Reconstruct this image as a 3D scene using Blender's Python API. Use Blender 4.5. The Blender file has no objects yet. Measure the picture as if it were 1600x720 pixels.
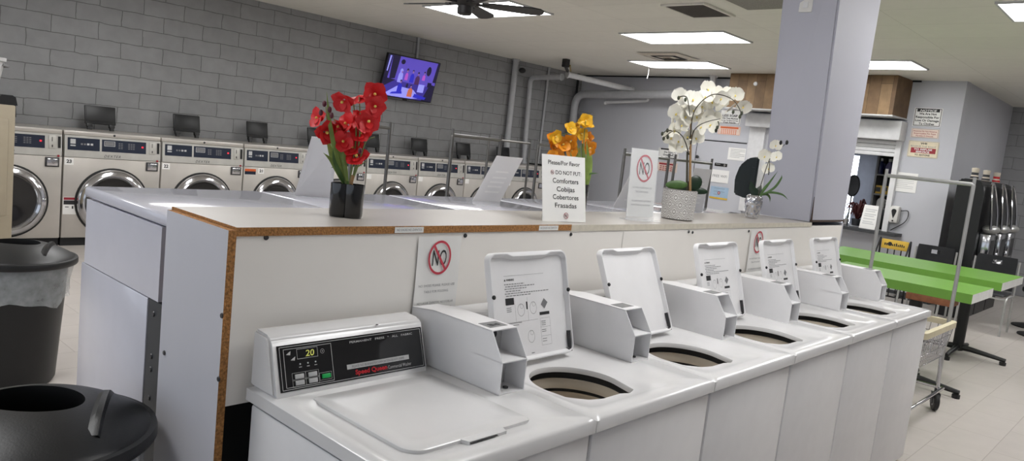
import bpy, bmesh, math, random
from mathutils import Vector, Matrix
random.seed(7)
SC = bpy.context.scene
COL = SC.collection
PI = math.pi
# ------------------------------------------------------------------ camera (solved from the photograph)
CP = Vector((-1.6243, -1.1026, 1.6347)); FPX = 1178.55
PIT, ROL, YAW = 0.11721, -0.11036, 0.83024
F_ = Vector((math.sin(YAW)*math.cos(PIT), math.cos(YAW)*math.cos(PIT), -math.sin(PIT)))
_r0 = Vector((math.cos(YAW), -math.sin(YAW), 0)); _d0 = F_.cross(_r0)
R_ = math.cos(ROL)*_r0 + math.sin(ROL)*_d0
D_ = -math.sin(ROL)*_r0 + math.cos(ROL)*_d0
def ray(u, w): return F_ + R_*((u-800)/FPX) + D_*((w-360)/FPX)
def atx(u, w, v): d = ray(u, w); return CP + d*((v-CP.x)/d.x)
def aty(u, w, v): d = ray(u, w); return CP + d*((v-CP.y)/d.y)
def atz(u, w, v): d = ray(u, w); return CP + d*((v-CP.z)/d.z)
WN = Vector((1, -.07, 0)); WD = 10.06                      # back wall plane
WT = Vector((.07, 1, 0)).normalized()                       # along the back wall, towards the block wall
def atw(u, w, off=0): d = ray(u, w); return CP + d*((WD+off-CP.dot(WN))/d.dot(WN))
def atp(u, w, base, dep=0):                                 # on the vertical plane through base that faces the lens
    n = Vector((F_.x, F_.y, 0)).normalized(); d = ray(u, w)
    return CP + d*(((base-CP).dot(n)+dep)/d.dot(n))
cam = bpy.data.cameras.new('camera'); co = bpy.data.objects.new('camera', cam); COL.objects.link(co)
M = Matrix((R_, -D_, -F_)).transposed().to_4x4(); M.translation = CP; co.matrix_world = M
cam.sensor_width = 36; cam.lens = FPX*36/1600; cam.clip_start = .02; cam.clip_end = 100
SC.camera = co

# ------------------------------------------------------------------ materials
def lin(c):
    return tuple(((x/255)/12.92 if x/255 <= .04045 else ((x/255+.055)/1.055)**2.4) for x in c)+(1,)
MATS = {}
def mat(name, rgb, rough=.5, metal=0, noise=.06, nscale=12, bump=0, bscale=60, emit=0, coat=0, spec=.5, alpha=1, trans=0):
    m = bpy.data.materials.new(name); m.use_nodes = True; nt = m.node_tree; b = nt.nodes['Principled BSDF']
    L = nt.links.new
    b.inputs['Roughness'].default_value = rough; b.inputs['Metallic'].default_value = metal
    b.inputs['Coat Weight'].default_value = coat; b.inputs['Specular IOR Level'].default_value = spec
    b.inputs['Alpha'].default_value = alpha; b.inputs['Transmission Weight'].default_value = trans
    c = lin(rgb)
    if emit:
        b.inputs['Base Color'].default_value = c
        b.inputs['Emission Color'].default_value = c; b.inputs['Emission Strength'].default_value = emit
    else:
        tc = nt.nodes.new('ShaderNodeTexCoord'); n = nt.nodes.new('ShaderNodeTexNoise'); n.inputs['Scale'].default_value = nscale
        n.inputs['Detail'].default_value = 4; L(tc.outputs['Object'], n.inputs['Vector'])
        r = nt.nodes.new('ShaderNodeValToRGB'); e = r.color_ramp.elements
        e[0].position = .3; e[1].position = .7
        e[0].color = tuple(max(0, x*(1-noise)) for x in c[:3])+(1,); e[1].color = tuple(min(1, x*(1+noise)) for x in c[:3])+(1,)
        L(n.outputs['Fac'], r.inputs['Fac']); L(r.outputs['Color'], b.inputs['Base Color'])
        if bump:
            n2 = nt.nodes.new('ShaderNodeTexNoise'); n2.inputs['Scale'].default_value = bscale; L(tc.outputs['Object'], n2.inputs['Vector'])
            bp = nt.nodes.new('ShaderNodeBump'); bp.inputs['Strength'].default_value = bump; bp.inputs['Distance'].default_value = .01
            L(n2.outputs['Fac'], bp.inputs['Height']); L(bp.outputs['Normal'], b.inputs['Normal'])
    MATS[name] = m; return m
def brickmat(name, c1, c2, cm, w, h, mortar, axes, offset=.5, rough=.6, bump=.3, distort=0, origin=(0, 0), spec=.4, smooth=.1, wash=.1):
    m = bpy.data.materials.new(name); m.use_nodes = True; nt = m.node_tree; b = nt.nodes['Principled BSDF']; L = nt.links.new
    b.inputs['Roughness'].default_value = rough; b.inputs['Specular IOR Level'].default_value = spec
    tc = nt.nodes.new('ShaderNodeTexCoord'); sp = nt.nodes.new('ShaderNodeSeparateXYZ'); L(tc.outputs['Object'], sp.inputs[0])
    cb = nt.nodes.new('ShaderNodeCombineXYZ')
    for k in (0, 1):
        a = nt.nodes.new('ShaderNodeMath'); a.operation = 'ADD'; a.inputs[1].default_value = origin[k]
        L(sp.outputs['XYZ'.index(axes[k])], a.inputs[0]); L(a.outputs[0], cb.inputs[k])
    vec = cb.outputs[0]
    nz = nt.nodes.new('ShaderNodeTexNoise'); nz.inputs['Scale'].default_value = 7; nz.inputs['Detail'].default_value = 5; L(tc.outputs['Object'], nz.inputs['Vector'])
    if distort:
        s = nt.nodes.new('ShaderNodeVectorMath'); s.operation = 'SUBTRACT'; s.inputs[1].default_value = (.5, .5, .5); L(nz.outputs['Color'], s.inputs[0])
        k = nt.nodes.new('ShaderNodeVectorMath'); k.operation = 'SCALE'; k.inputs['Scale'].default_value = distort; L(s.outputs[0], k.inputs[0])
        ad = nt.nodes.new('ShaderNodeVectorMath'); ad.operation = 'ADD'; L(vec, ad.inputs[0]); L(k.outputs[0], ad.inputs[1]); vec = ad.outputs[0]
    br = nt.nodes.new('ShaderNodeTexBrick'); br.offset = offset; br.inputs['Scale'].default_value = 1
    br.inputs['Brick Width'].default_value = w; br.inputs['Row Height'].default_value = h
    br.inputs['Mortar Size'].default_value = mortar; br.inputs['Mortar Smooth'].default_value = smooth
    br.inputs['Color1'].default_value = lin(c1); br.inputs['Color2'].default_value = lin(c2); br.inputs['Mortar'].default_value = lin(cm)
    L(vec, br.inputs['Vector'])
    mx = nt.nodes.new('ShaderNodeMixRGB'); mx.blend_type = 'MULTIPLY'; mx.inputs['Fac'].default_value = 1
    rp = nt.nodes.new('ShaderNodeValToRGB'); rp.color_ramp.elements[0].position = .3; rp.color_ramp.elements[1].position = .7
    rp.color_ramp.elements[0].color = (1-wash,)*3+(1,); L(nz.outputs['Fac'], rp.inputs['Fac'])
    L(br.outputs['Color'], mx.inputs[1]); L(rp.outputs['Color'], mx.inputs[2]); L(mx.outputs[0], b.inputs['Base Color'])
    inv = nt.nodes.new('ShaderNodeMath'); inv.operation = 'MULTIPLY_ADD'; inv.inputs[1].default_value = -1; L(br.outputs['Fac'], inv.inputs[0])
    n3 = nt.nodes.new('ShaderNodeMath'); n3.operation = 'MULTIPLY'; n3.inputs[1].default_value = .5; L(nz.outputs['Fac'], n3.inputs[0]); L(n3.outputs[0], inv.inputs[2])
    bp = nt.nodes.new('ShaderNodeBump'); bp.inputs['Strength'].default_value = bump; bp.inputs['Distance'].default_value = .015
    L(inv.outputs[0], bp.inputs['Height']); L(bp.outputs['Normal'], b.inputs['Normal'])
    MATS[name] = m; return m

brickmat('block', (142, 142, 143), (148, 148, 149), (104, 103, 103), .49, .19, .0045, 'XZ', rough=.7, bump=.45, distort=.035, origin=(.14, .0), wash=.14)
brickmat('block_side', (150, 150, 152), (155, 155, 157), (122, 122, 124), .49, .19, .005, 'YZ', rough=.7, bump=.4, distort=.03)
brickmat('ceiling_tile', (224, 221, 212), (228, 225, 216), (203, 200, 190), .69, 1.40, .003, 'XY', offset=0, rough=.9, bump=.06, origin=(.08, .1), wash=.03)
brickmat('floor_tile', (188, 181, 175), (193, 186, 180), (160, 152, 145), .62, .31, .0025, 'XY', offset=.5, rough=.32, bump=.08, wash=.06, distort=.004)
brickmat('wood_plank', (150, 122, 88), (112, 86, 60), (60, 46, 32), 3.0, .16, .002, 'ZY', offset=.3, rough=.6, bump=.2, distort=.01, wash=.35)
mat('wall_grey', (190, 191, 197), .6, bump=.03, noise=.02, nscale=2)
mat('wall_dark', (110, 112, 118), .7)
mat('pillar_grey', (176, 176, 186), .55, noise=.025, nscale=2)
mat('enamel', (222, 221, 221), .22, noise=.012, coat=.3)
mat('enamel_matte', (232, 231, 232), .38, noise=.02)
mat('enamel_back', (204, 204, 214), .12, noise=.015, coat=.3)
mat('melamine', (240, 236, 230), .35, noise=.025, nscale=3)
mat('melamine_dimmed', (172, 166, 159), .3, noise=.03, nscale=3)  # melamine darkened to offset the lamplight on the counter top
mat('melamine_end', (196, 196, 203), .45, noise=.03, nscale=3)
mat('chipboard', (160, 112, 62), .85, noise=.45, nscale=160, bump=.4, bscale=200)
mat('pale_edge', (205, 198, 182), .6, noise=.08, nscale=40)
mat('seam_dark', (22, 22, 24), .7)
mat('black', (14, 14, 15), .45)
mat('black_gloss', (10, 10, 11), .12, coat=.6)
mat('black_plastic', (15, 16, 17), .42, noise=.15, bump=.05, bscale=200)
mat('chair_black', (46, 47, 50), .35, noise=.12)
mat('dark_grey', (52, 54, 57), .5)
mat('grey', (128, 128, 128), .6)
mat('light_grey', (190, 190, 190), .5)
mat('beige', (206, 196, 180), .4)
mat('tub', (214, 203, 187), .45)
mat('rack_steel', (118, 116, 113), .3, metal=.9)
mat('steel', (196, 191, 184), .34, metal=.5, noise=.07, nscale=3)
mat('steel_dark', (70, 70, 72), .42, metal=.7)
mat('chrome', (205, 205, 208), .14, metal=1, noise=.02)
mat('aluminium', (180, 180, 178), .38, metal=.6)
mat('panel_light', (188, 186, 180), .42, metal=.35)
mat('navy', (24, 33, 52), .3)
mat('door_glass', (8, 8, 9), .1, coat=.4)
mat('paper', (235, 234, 231), .6, noise=.01)
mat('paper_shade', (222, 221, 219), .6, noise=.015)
mat('ink', (28, 28, 30), .6)
mat('ink_grey', (120, 120, 122), .6)
mat('ink_faint', (196, 196, 196), .6)
mat('red', (190, 28, 40), .45)
mat('sign_red', (196, 62, 78), .5)
mat('dark_red', (150, 34, 48), .5)
mat('cream', (222, 210, 184), .5)
mat('cream_cabinet', (166, 155, 134), .5, noise=.03)
mat('pink_cream', (226, 206, 192), .5)
mat('orange', (208, 96, 44), .5)
mat('yellow', (214, 176, 66), .5)
mat('sky_blue', (160, 184, 206), .5)
mat('green_laminate', (108, 158, 62), .36, noise=.03)
mat('white_edge', (238, 238, 234), .3)
mat('wood_block', (132, 82, 52), .6, noise=.2, nscale=30)
mat('wood_dark', (62, 46, 36), .8, noise=.4, nscale=60)
mat('bamboo', (156, 122, 80), .6, noise=.15, nscale=40)
mat('stem_dark', (62, 58, 44), .6)
mat('stem_green', (112, 128, 70), .5)
mat('leaf', (70, 100, 48), .45, noise=.2, nscale=30)
mat('leaf_light', (128, 150, 72), .45, noise=.2, nscale=30)
mat('leaf_dark', (26, 46, 28), .35, noise=.2, nscale=20)
mat('petal_red', (220, 36, 42), .5, noise=.25, nscale=40)
mat('petal_orange', (234, 150, 26), .5, noise=.2, nscale=40)
mat('petal_yellow', (240, 186, 40), .5, noise=.15, nscale=40)
mat('petal_white', (243, 240, 228), .6, noise=.03, nscale=40)
mat('pollen', (240, 216, 110), .6)
mat('bud_purple', (86, 26, 44), .5)
mat('bud_green', (58, 62, 44), .5)
mat('ceramic_white', (216, 214, 210), .5)
mat('ceramic_grey', (150, 145, 142), .6)
mat('cart_plastic', (206, 196, 166), .5)
mat('rubber', (26, 26, 27), .6)
mat('pipe_grey', (172, 173, 176), .5)
mat('pipe_white', (214, 214, 215), .45)
mat('liner', (200, 204, 206), .25, alpha=.42, noise=.25, nscale=18, bump=.9, bscale=14)
mat('acrylic', (236, 238, 240), .08, alpha=.22)
mat('glass', (225, 232, 235), .05, alpha=.18)
mat('lamp_panel', (252, 252, 252), emit=12)
mat('window_glow', (235, 242, 255), emit=5)
mat('digit_green', (190, 192, 96), emit=.3)
mat('button_green', (20, 170, 84), .4)
mat('led_red', (230, 40, 56), emit=.9)
mat('led_white', (225, 230, 235), emit=.5)
mat('screen_wall', (92, 76, 190), emit=0.5)
mat('screen_dark', (22, 16, 52), emit=.6)
mat('screen_mid', (58, 46, 150), emit=0.45)
mat('screen_pale', (150, 150, 245), emit=0.55)
mat('screen_blue', (40, 40, 190), emit=0.5)
mat('screen_pink', (178, 84, 196), emit=0.5)
mat('screen_orange', (178, 96, 70), emit=.7)
mat('screen_maroon', (70, 34, 84), emit=.6)
mat('screen_skin', (150, 110, 170), emit=0.45)
mat('bottle_blue', (40, 46, 92), .3)
mat('bottle_lilac', (120, 116, 150), .3)
mat('bottle_cap', (214, 214, 216), .4)
mat('grille', (84, 78, 68), .6)
mat('grille_dark', (30, 28, 26), .7)
mat('popcorn', (150, 147, 140), .95, noise=.2, nscale=120, bump=.8, bscale=150)
mat('brass', (168, 140, 60), .4, metal=.5)
mat('dark_red_leaf', (74, 26, 26), .6, noise=.3, nscale=30)
mat('fan_black', (26, 23, 23), .5)
mat('hood_black', (30, 36, 38), .1, coat=.8)

# ------------------------------------------------------------------ mesh helpers
def NB(): return bmesh.new()
def quadset(bm, vs, faces, mi=0):
    out = []
    for f in faces:
        try:
            fc = bm.faces.new([vs[i] for i in f]); fc.material_index = mi; out.append(fc)
        except ValueError: pass
    return out
def box(bm, x0, x1, y0, y1, z0, z1, bev=0, mi=0, mtx=None, seg=2):
    vs = [bm.verts.new((x, y, z)) for z in (z0, z1) for y in (y0, y1) for x in (x0, x1)]
    fs = quadset(bm, vs, [(0, 2, 3, 1), (4, 5, 7, 6), (0, 1, 5, 4), (2, 6, 7, 3), (0, 4, 6, 2), (1, 3, 7, 5)], mi)
    if mtx is not None: bmesh.ops.transform(bm, matrix=mtx, verts=vs)
    if bev:
        es = list({e for f in fs for e in f.edges})
        bmesh.ops.bevel(bm, geom=es, offset=bev, segments=seg, profile=.5, affect='EDGES', material=-1)
    return fs
def obox(bm, O, U, V, N, u0, u1, v0, v1, n0, n1, mi=0, bev=0):
    m = Matrix((U, V, N)).transposed().to_4x4(); m.translation = O
    return box(bm, u0, u1, v0, v1, n0, n1, bev, mi, m)
def tube(bm, pts, r, n=8, closed=False, mi=0, taper=None):
    pts = [Vector(p) for p in pts]; k = len(pts); rings = []
    t0 = (pts[1]-pts[0]).normalized(); ref = Vector((0, 0, 1)) if abs(t0.z) < .9 else Vector((1, 0, 0))
    nrm = (ref - t0*ref.dot(t0)).normalized()
    for i, p in enumerate(pts):
        a = pts[i-1] if (i > 0 or closed) else p; b = pts[(i+1) % k] if (i < k-1 or closed) else p
        t = (b-a).normalized() if (b-a).length > 1e-9 else t0
        nrm = (nrm - t*nrm.dot(t)); nrm = nrm.normalized() if nrm.length > 1e-6 else Vector((1, 0, 0)); bi = t.cross(nrm)
        rr = r if taper is None else r*(1+(taper-1)*i/(k-1))
        rings.append([bm.verts.new(p + (nrm*math.cos(2*PI*j/n)+bi*math.sin(2*PI*j/n))*rr) for j in range(n)])
    m = k if closed else k-1
    for i in range(m):
        A, Bq = rings[i], rings[(i+1) % k]
        for j in range(n):
            try: bm.faces.new((A[j], A[(j+1) % n], Bq[(j+1) % n], Bq[j])).material_index = mi
            except ValueError: pass
    if not closed:
        for rg, rev in ((rings[0], True), (rings[-1], False)):
            try: bm.faces.new(rg[::-1] if rev else rg).material_index = mi
            except ValueError: pass
def rod(bm, a, b, r, n=8, mi=0): tube(bm, [a, b], r, n, mi=mi)
def bend(pts, r=.05, k=5):
    pts = [Vector(p) for p in pts]; out = [pts[0]]
    for i in range(1, len(pts)-1):
        a, b, c = pts[i-1], pts[i], pts[i+1]; da = (a-b); dc = (c-b); q = min(r, da.length*.45, dc.length*.45)
        p, s = b+da.normalized()*q, b+dc.normalized()*q
        for j in range(k+1):
            t = j/k; out.append(p*(1-t)**2+b*2*t*(1-t)+s*t*t)
    out.append(pts[-1]); return out
def lathe(bm, prof, n=32, c=(0, 0, 0), axis='Z', mi=0, sx=1, sy=1):
    c = Vector(c); rings = []
    for (r, z) in prof:
        if r < 1e-6: ring = [None]
        else: ring = [(r*math.cos(2*PI*j/n)*sx, r*math.sin(2*PI*j/n)*sy) for j in range(n)]
        vs = []
        for q in ring:
            x, y = q if q else (0, 0)
            p = Vector((x, y, z)) if axis == 'Z' else (Vector((x, -z, y)) if axis == 'Y' else Vector((-z, x, y)))
            vs.append(bm.verts.new(c+p))
        rings.append(vs)
    for A, Bq in zip(rings, rings[1:]):
        for j in range(n):
            if len(A) == 1 and len(Bq) == 1: continue
            f = (A[0], Bq[(j+1) % n], Bq[j]) if len(A) == 1 else (A[j], A[(j+1) % n], Bq[0]) if len(Bq) == 1 else (A[j], A[(j+1) % n], Bq[(j+1) % n], Bq[j])
            try: bm.faces.new(f).material_index = mi
            except ValueError: pass
def ell(bm, c, r, n=12, m=8, mi=0, mtx=None):
    prof = [(math.sin(PI*i/m), -math.cos(PI*i/m)) for i in range(m+1)]
    v0 = set(bm.verts); lathe(bm, prof, n, (0, 0, 0), mi=mi)
    vs = [v for v in bm.verts if v not in v0]
    q = Matrix.Diagonal((r[0], r[1], r[2], 1))
    if mtx is not None: q = mtx.to_4x4() @ q
    bmesh.ops.transform(bm, matrix=Matrix.Translation(c) @ q, verts=vs)
def prism(bm, poly, fn, d0, d1, mi=0):
    A = [bm.verts.new(fn(p[0], p[1], d0)) for p in poly]; Bq = [bm.verts.new(fn(p[0], p[1], d1)) for p in poly]
    k = len(poly)
    bm.faces.new(A[::-1]).material_index = mi; bm.faces.new(Bq).material_index = mi
    for i in range(k): bm.faces.new((A[i], A[(i+1) % k], Bq[(i+1) % k], Bq[i])).material_index = mi
def rrect(x0, x1, y0, y1, r, k=5):
    P = []
    for cx, cy, a in ((x1-r, y1-r, 0), (x0+r, y1-r, 90), (x0+r, y0+r, 180), (x1-r, y0+r, 270)):
        for i in range(k+1):
            t = math.radians(a+90*i/k); P.append((cx+r*math.cos(t), cy+r*math.sin(t)))
    return P
def rrect4(x0, x1, y0, y1, rr, k=6):
    P = []
    for (cx, cy, a), r in zip(((x1, y1, 0), (x0, y1, 90), (x0, y0, 180), (x1, y0, 270)), rr):
        cx += -r if cx == x1 else r; cy += -r if cy == y1 else r
        for i in range(k+1): t = math.radians(a+90*i/k); P.append((cx+r*math.cos(t), cy+r*math.sin(t)))
    return P
def raypoly(c, ang, poly):
    dx, dy = math.cos(ang), math.sin(ang); best = None
    for i in range(len(poly)):
        (ax, ay), (bx, by) = poly[i], poly[(i+1) % len(poly)]
        ex, ey = bx-ax, by-ay; den = dx*ey-dy*ex
        if abs(den) < 1e-12: continue
        t = ((ax-c[0])*ey-(ay-c[1])*ex)/den; s = ((ax-c[0])*dy-(ay-c[1])*dx)/den
        if t > 0 and -1e-9 <= s <= 1+1e-9: best = t if best is None else max(best, t)
    return (c[0]+dx*best, c[1]+dy*best)
def loops(bm, L, mi=0, close=True):
    """bridge successive closed loops of equal length"""
    V = [[bm.verts.new(p) for p in l] for l in L]; n = len(V[0])
    for A, Bq in zip(V, V[1:]):
        for j in range(n):
            try: bm.faces.new((A[j], A[(j+1) % n], Bq[(j+1) % n], Bq[j])).material_index = mi
            except ValueError: pass
    return V
_tc = {}
def text_mesh(body, bold=0, shear=0, sp=1):
    key = (body, bold, shear, sp)
    if key not in _tc:
        cu = bpy.data.curves.new('t', 'FONT'); cu.body = body; cu.size = 1; cu.extrude = 0; cu.offset = bold; cu.shear = shear; cu.resolution_u = 3
        cu.space_character = sp
        o = bpy.data.objects.new('t', cu); COL.objects.link(o)
        dg = bpy.context.evaluated_depsgraph_get(); dg.update()
        me = bpy.data.meshes.new_from_object(o.evaluated_get(dg)); bpy.data.objects.remove(o); bpy.data.curves.remove(cu)
        xs = [v.co.x for v in me.vertices]; ys = [v.co.y for v in me.vertices]
        _tc[key] = (me, min(xs), max(xs), min(ys), max(ys))
    return _tc[key]
def write(bm, body, O, U, V, u, v, h=None, w=None, align='C', bold=0, shear=0, lift=.0008, sp=1, mi=0):
    """lettering lying on plane (O,U,V): u,v = centre (or left) and baseline; h = capital height; w = forced width"""
    me, x0, x1, y0, y1 = text_mesh(body, bold, shear, sp)
    sy = h/.70 if h else None; sx = w/(x1-x0) if w else None
    if sy is None: sy = sx
    if sx is None: sx = sy
    W = (x1-x0)*sx; off = u-(W/2 if align == 'C' else 0)
    N = U.cross(V); n0 = len(bm.verts); m2 = me.copy()
    m2.transform(Matrix(((sx, 0, 0, off-x0*sx), (0, sy, 0, v), (0, 0, 1, lift), (0, 0, 0, 1))))
    T = Matrix((U, V, N)).transposed().to_4x4(); T.translation = O; m2.transform(T)
    nf = len(bm.faces); bm.from_mesh(m2); bpy.data.meshes.remove(m2)
    if mi:
        bm.faces.ensure_lookup_table()
        for f in bm.faces[nf:]: f.material_index = mi
def rect(bm, O, U, V, u0, u1, v0, v1, lift=.0006, mi=0):
    N = U.cross(V); bm.faces.new([bm.verts.new(O+U*a+V*b+N*lift) for a, b in ((u0, v0), (u1, v0), (u1, v1), (u0, v1))]).material_index = mi
def fpoly(bm, O, U, V, P, lift=.0006, mi=0):
    N = U.cross(V); bm.faces.new([bm.verts.new(O+U*a+V*b+N*lift) for a, b in P]).material_index = mi
def ring(bm, O, U, V, u, v, r0, r1, lift=.001, n=32, mi=0, sy=1):
    N = U.cross(V); A = [[bm.verts.new(O+U*(u+r*math.cos(2*PI*j/n))+V*(v+r*sy*math.sin(2*PI*j/n))+N*lift) for j in range(n)] for r in (r0, r1)]
    for j in range(n): bm.faces.new((A[0][j], A[1][j], A[1][(j+1) % n], A[0][(j+1) % n])).material_index = mi
def frame(bm, O, U, V, u0, u1, v0, v1, t, lift=.0008, mi=0):
    rect(bm, O, U, V, u0, u1, v0, v0+t, lift, mi); rect(bm, O, U, V, u0, u1, v1-t, v1, lift, mi)
    rect(bm, O, U, V, u0, u0+t, v0+t, v1-t, lift, mi); rect(bm, O, U, V, u1-t, u1, v0+t, v1-t, lift, mi)
def disc(bm, O, U, V, u, v, r, lift=.001, n=20, mi=0, sy=1):
    fpoly(bm, O, U, V, [(u+r*math.cos(2*PI*j/n), v+r*sy*math.sin(2*PI*j/n)) for j in range(n)], lift, mi)
# ------------------------------------------------------------------ scene-graph helpers
def mesh(name, bm, smooth=35, recalc=True):
    if recalc: bmesh.ops.recalc_face_normals(bm, faces=bm.faces)
    me = bpy.data.meshes.new(name); bm.to_mesh(me); bm.free()
    if smooth:
        for p in me.polygons: p.use_smooth = True
        me.set_sharp_from_angle(angle=math.radians(smooth))
    return me
def put(name, me, m, parent=None, label=None):
    o = bpy.data.objects.new(name, me); COL.objects.link(o)
    if m is not None and not me.materials:
        for k in (m if isinstance(m, (list, tuple)) else [m]): me.materials.append(MATS[k] if isinstance(k, str) else k)
    if parent is not None: o.parent = parent
    if label: o['label'] = label
    return o
def obj(name, bm, m, parent=None, label=None, world=False, smooth=35, recalc=True):
    if world and parent is not None:
        r = parent if parent.type == 'EMPTY' else parent.parent
        while r.parent is not None: r = r.parent
        bmesh.ops.translate(bm, vec=-r.location, verts=bm.verts)
    return put(name, mesh(name, bm, smooth, recalc), m, parent, label)
def txt(name, bm, m, parent, label=None, world=False): return obj(name, bm, m, parent, label, world, smooth=0, recalc=False)
def thing(name, label, cat, loc=(0, 0, 0), rz=0, group=None):
    o = bpy.data.objects.new(name, None); COL.objects.link(o); o.empty_display_size = .1
    o.location = loc; o.rotation_euler = (0, 0, rz); o['label'] = label; o['category'] = cat
    if group: o['group'] = group
    return o
def tag(o, label, cat, group=None):
    o['label'] = label; o['category'] = cat
    if group: o['group'] = group
    return o
def struct(name, bm, m, smooth=0, parent=None):
    o = obj(name, bm, m, parent, smooth=smooth)
    if parent is None: o['kind'] = 'structure'
    return o
def dup(root, loc, label, rz=None, group=None):
    r = root.copy(); COL.objects.link(r); r.location = loc; r['label'] = label
    if rz is not None: r.rotation_euler = (0, 0, rz)
    if group: r['group'] = group
    for ch in list(root.children):
        c = ch.copy(); COL.objects.link(c); c.parent = r
        for g in ch.children:
            d = g.copy(); COL.objects.link(d); d.parent = c
    return r
X_, Y_, Z_ = Vector((1, 0, 0)), Vector((0, 1, 0)), Vector((0, 0, 1))

# ================================================================== THE ROOM
ZC = 3.12; YB = 8.66
bm = NB(); box(bm, -5, 15, -5, 8.9, -.1, 0); struct('floor', bm, 'floor_tile')
bm = NB(); box(bm, -5, 15, -5, 8.9, ZC, ZC+.1); struct('ceiling', bm, 'ceiling_tile')
bm = NB(); box(bm, -5, 11.2, YB, YB+.2, 0, ZC); struct('wall_block', bm, 'block')
# back wall with the service-window opening; s runs along WT from the outer corner
def wpt(s, d, z): p = WN*(WD/WN.dot(WN)); base = Vector((WD, 0, 0)); return base + WT*s + Vector((1, -.07, 0)).normalized()*d + Vector((0, 0, z))
def sof(p): return (Vector(p)-Vector((WD, 0, 0))).dot(WT)
S0 = sof(atw(1512, 127)); S1 = sof((10.66, 8.66, 0))
sh0 = sof(atw(1414, 210)); wA, wB = sh0+.06, sof(atw(1290, 300)); zW0, zW1 = .93, 2.09
def wbox(bm, s0, s1, d0, d1, z0, z1, mi=0, bev=0):
    n = Vector((1, -.07, 0)).normalized(); m = Matrix((WT, n, Z_)).transposed().to_4x4(); m.translation = Vector((WD, 0, 0))
    # axes (WT, n, Z) are left-handed; faces are recalculated later
    return box(bm, s0, s1, d0, d1, z0, z1, bev, mi, m)
bm = NB(); wbox(bm, S0, wA, 0, .15, 0, ZC); wbox(bm, wB, S1+.3, 0, .15, 0, ZC); wbox(bm, wA, wB, 0, .15, 0, zW0); wbox(bm, wA, wB, 0, .15, zW1, ZC)
struct('wall_back', bm, 'wall_grey')
c0 = wpt(S0, 0, 0)
bm = NB(); box(bm, c0.x+.01, 13.45, c0.y, c0.y+.15, 0, ZC); struct('wall_alcove', bm, 'wall_grey')
bm = NB(); box(bm, 13.4, 13.6, -5, c0.y, 0, ZC); struct('wall_far', bm, 'block_side')
# unseen plain wall, closed to keep daylight off the washer fronts, glazed storefront with open panes at the near end
bm = NB(); box(bm, -5, 13.5, -5, -4.85, 0, ZC); struct('wall_front', bm, 'wall_grey')
bm = NB(); box(bm, -5, -4.85, -4.85, YB, 0, .5); box(bm, -5, -4.85, -4.85, YB, 2.7, ZC)
for k in range(7): box(bm, -5, -4.86, -4.85+k*2.2, -4.75+k*2.2, .5, 2.7)
struct('wall_entrance', bm, 'light_grey')
# room behind the service window
n0 = Vector((1, -.07, 0)).normalized()
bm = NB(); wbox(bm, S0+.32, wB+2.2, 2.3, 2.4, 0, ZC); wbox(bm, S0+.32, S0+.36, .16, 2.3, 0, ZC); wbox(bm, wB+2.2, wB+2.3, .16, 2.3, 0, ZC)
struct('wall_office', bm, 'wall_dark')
# pillar, slightly out of plumb
bm = NB()
zb, zt = 1.343, ZC
bl = [(3.05, .69), (3.615, .69), (3.615, 1.034), (3.065, 1.034)]; tl = [(2.915, .69), (3.655, .69), (3.655, 1.034), (2.895, 1.034)]
A = [bm.verts.new((x, y, 1.343)) for x, y in bl]; Bq = [bm.verts.new((x, y, ZC)) for x, y in tl]
bm.faces.new(A[::-1]); bm.faces.new(Bq)
for i in range(4): bm.faces.new((A[i], A[(i+1) % 4], Bq[(i+1) % 4], Bq[i]))
bmesh.ops.bevel(bm, geom=[e for e in bm.edges if abs(e.verts[0].co.z-e.verts[1].co.z) > 1], offset=.012, segments=2, affect='EDGES')
box(bm, 3.09, 3.59, .73, 1.02, 0, 1.318)
struct('trim_pillar', bm, 'pillar_grey')
bm = NB(); box(bm, 3.058, 3.612, .684, .70, 1.3435, 1.356); tube(bm, [(3.047, .688, 1.345), (3.036, .688, 1.50)], .006, 5, taper=.3); struct('trim_pillar_base', bm, 'wood_dark')
# skirting at the back wall, dark gap line under the ceiling
bm = NB(); wbox(bm, S0, S1, -.012, 0, 0, .1); struct('baseboard_back', bm, 'dark_grey')
bm = NB(); wbox(bm, 2.2, S1, -.02, 0, ZC-.025, ZC-.002); struct('trim_ceiling', bm, 'seam_dark')
bm = NB(); box(bm, 3.4, 5.0, 1.45, 2.32, ZC-.05, ZC-.001); struct('trim_soffit', bm, 'popcorn')

# ------------------------------------------------------------------ ceiling lights
LAMP = [('above the black ceiling fan', (735, 26), (857, 19)), ('second in from the ceiling fan, level with the white orchid', (1020, 66), (1169, 63)),
        ('over the pipes, nearest the back wall', (1015, 104), (1130, 103)), ('just past the pillar by the wood panelling', (1310, 105), (1445, 105)), ('at the right edge above the block alcove', None, None)]
bmF = NB(); W_, L_ = .70, 1.40
frame_bm = NB()
for a in (0, 1):
    box(frame_bm, -W_/2-.02, W_/2+.02, -L_/2-.02 if a == 0 else L_/2, -L_/2 if a == 0 else L_/2+.02, -.02, -.002)
    box(frame_bm, -W_/2-.02 if a == 0 else W_/2, -W_/2 if a == 0 else W_/2+.02, -L_/2, L_/2, -.02, -.002)
fme = mesh('frame', frame_bm, 0); pb = NB(); box(pb, -W_/2, W_/2, -L_/2, L_/2, -.012, -.004); pme = mesh('diffuser', pb, 0)
spots = []
for lab, p, q in LAMP:
    if p: a, b = atz(*p, ZC), atz(*q, ZC); spots.append((lab, (max(a.x, b.x)-W_/2, b.y+L_/2)))
    else: b = atz(1591, 30, ZC); spots.append((lab, (b.x-W_/2, b.y-L_/2+.02)))
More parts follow.
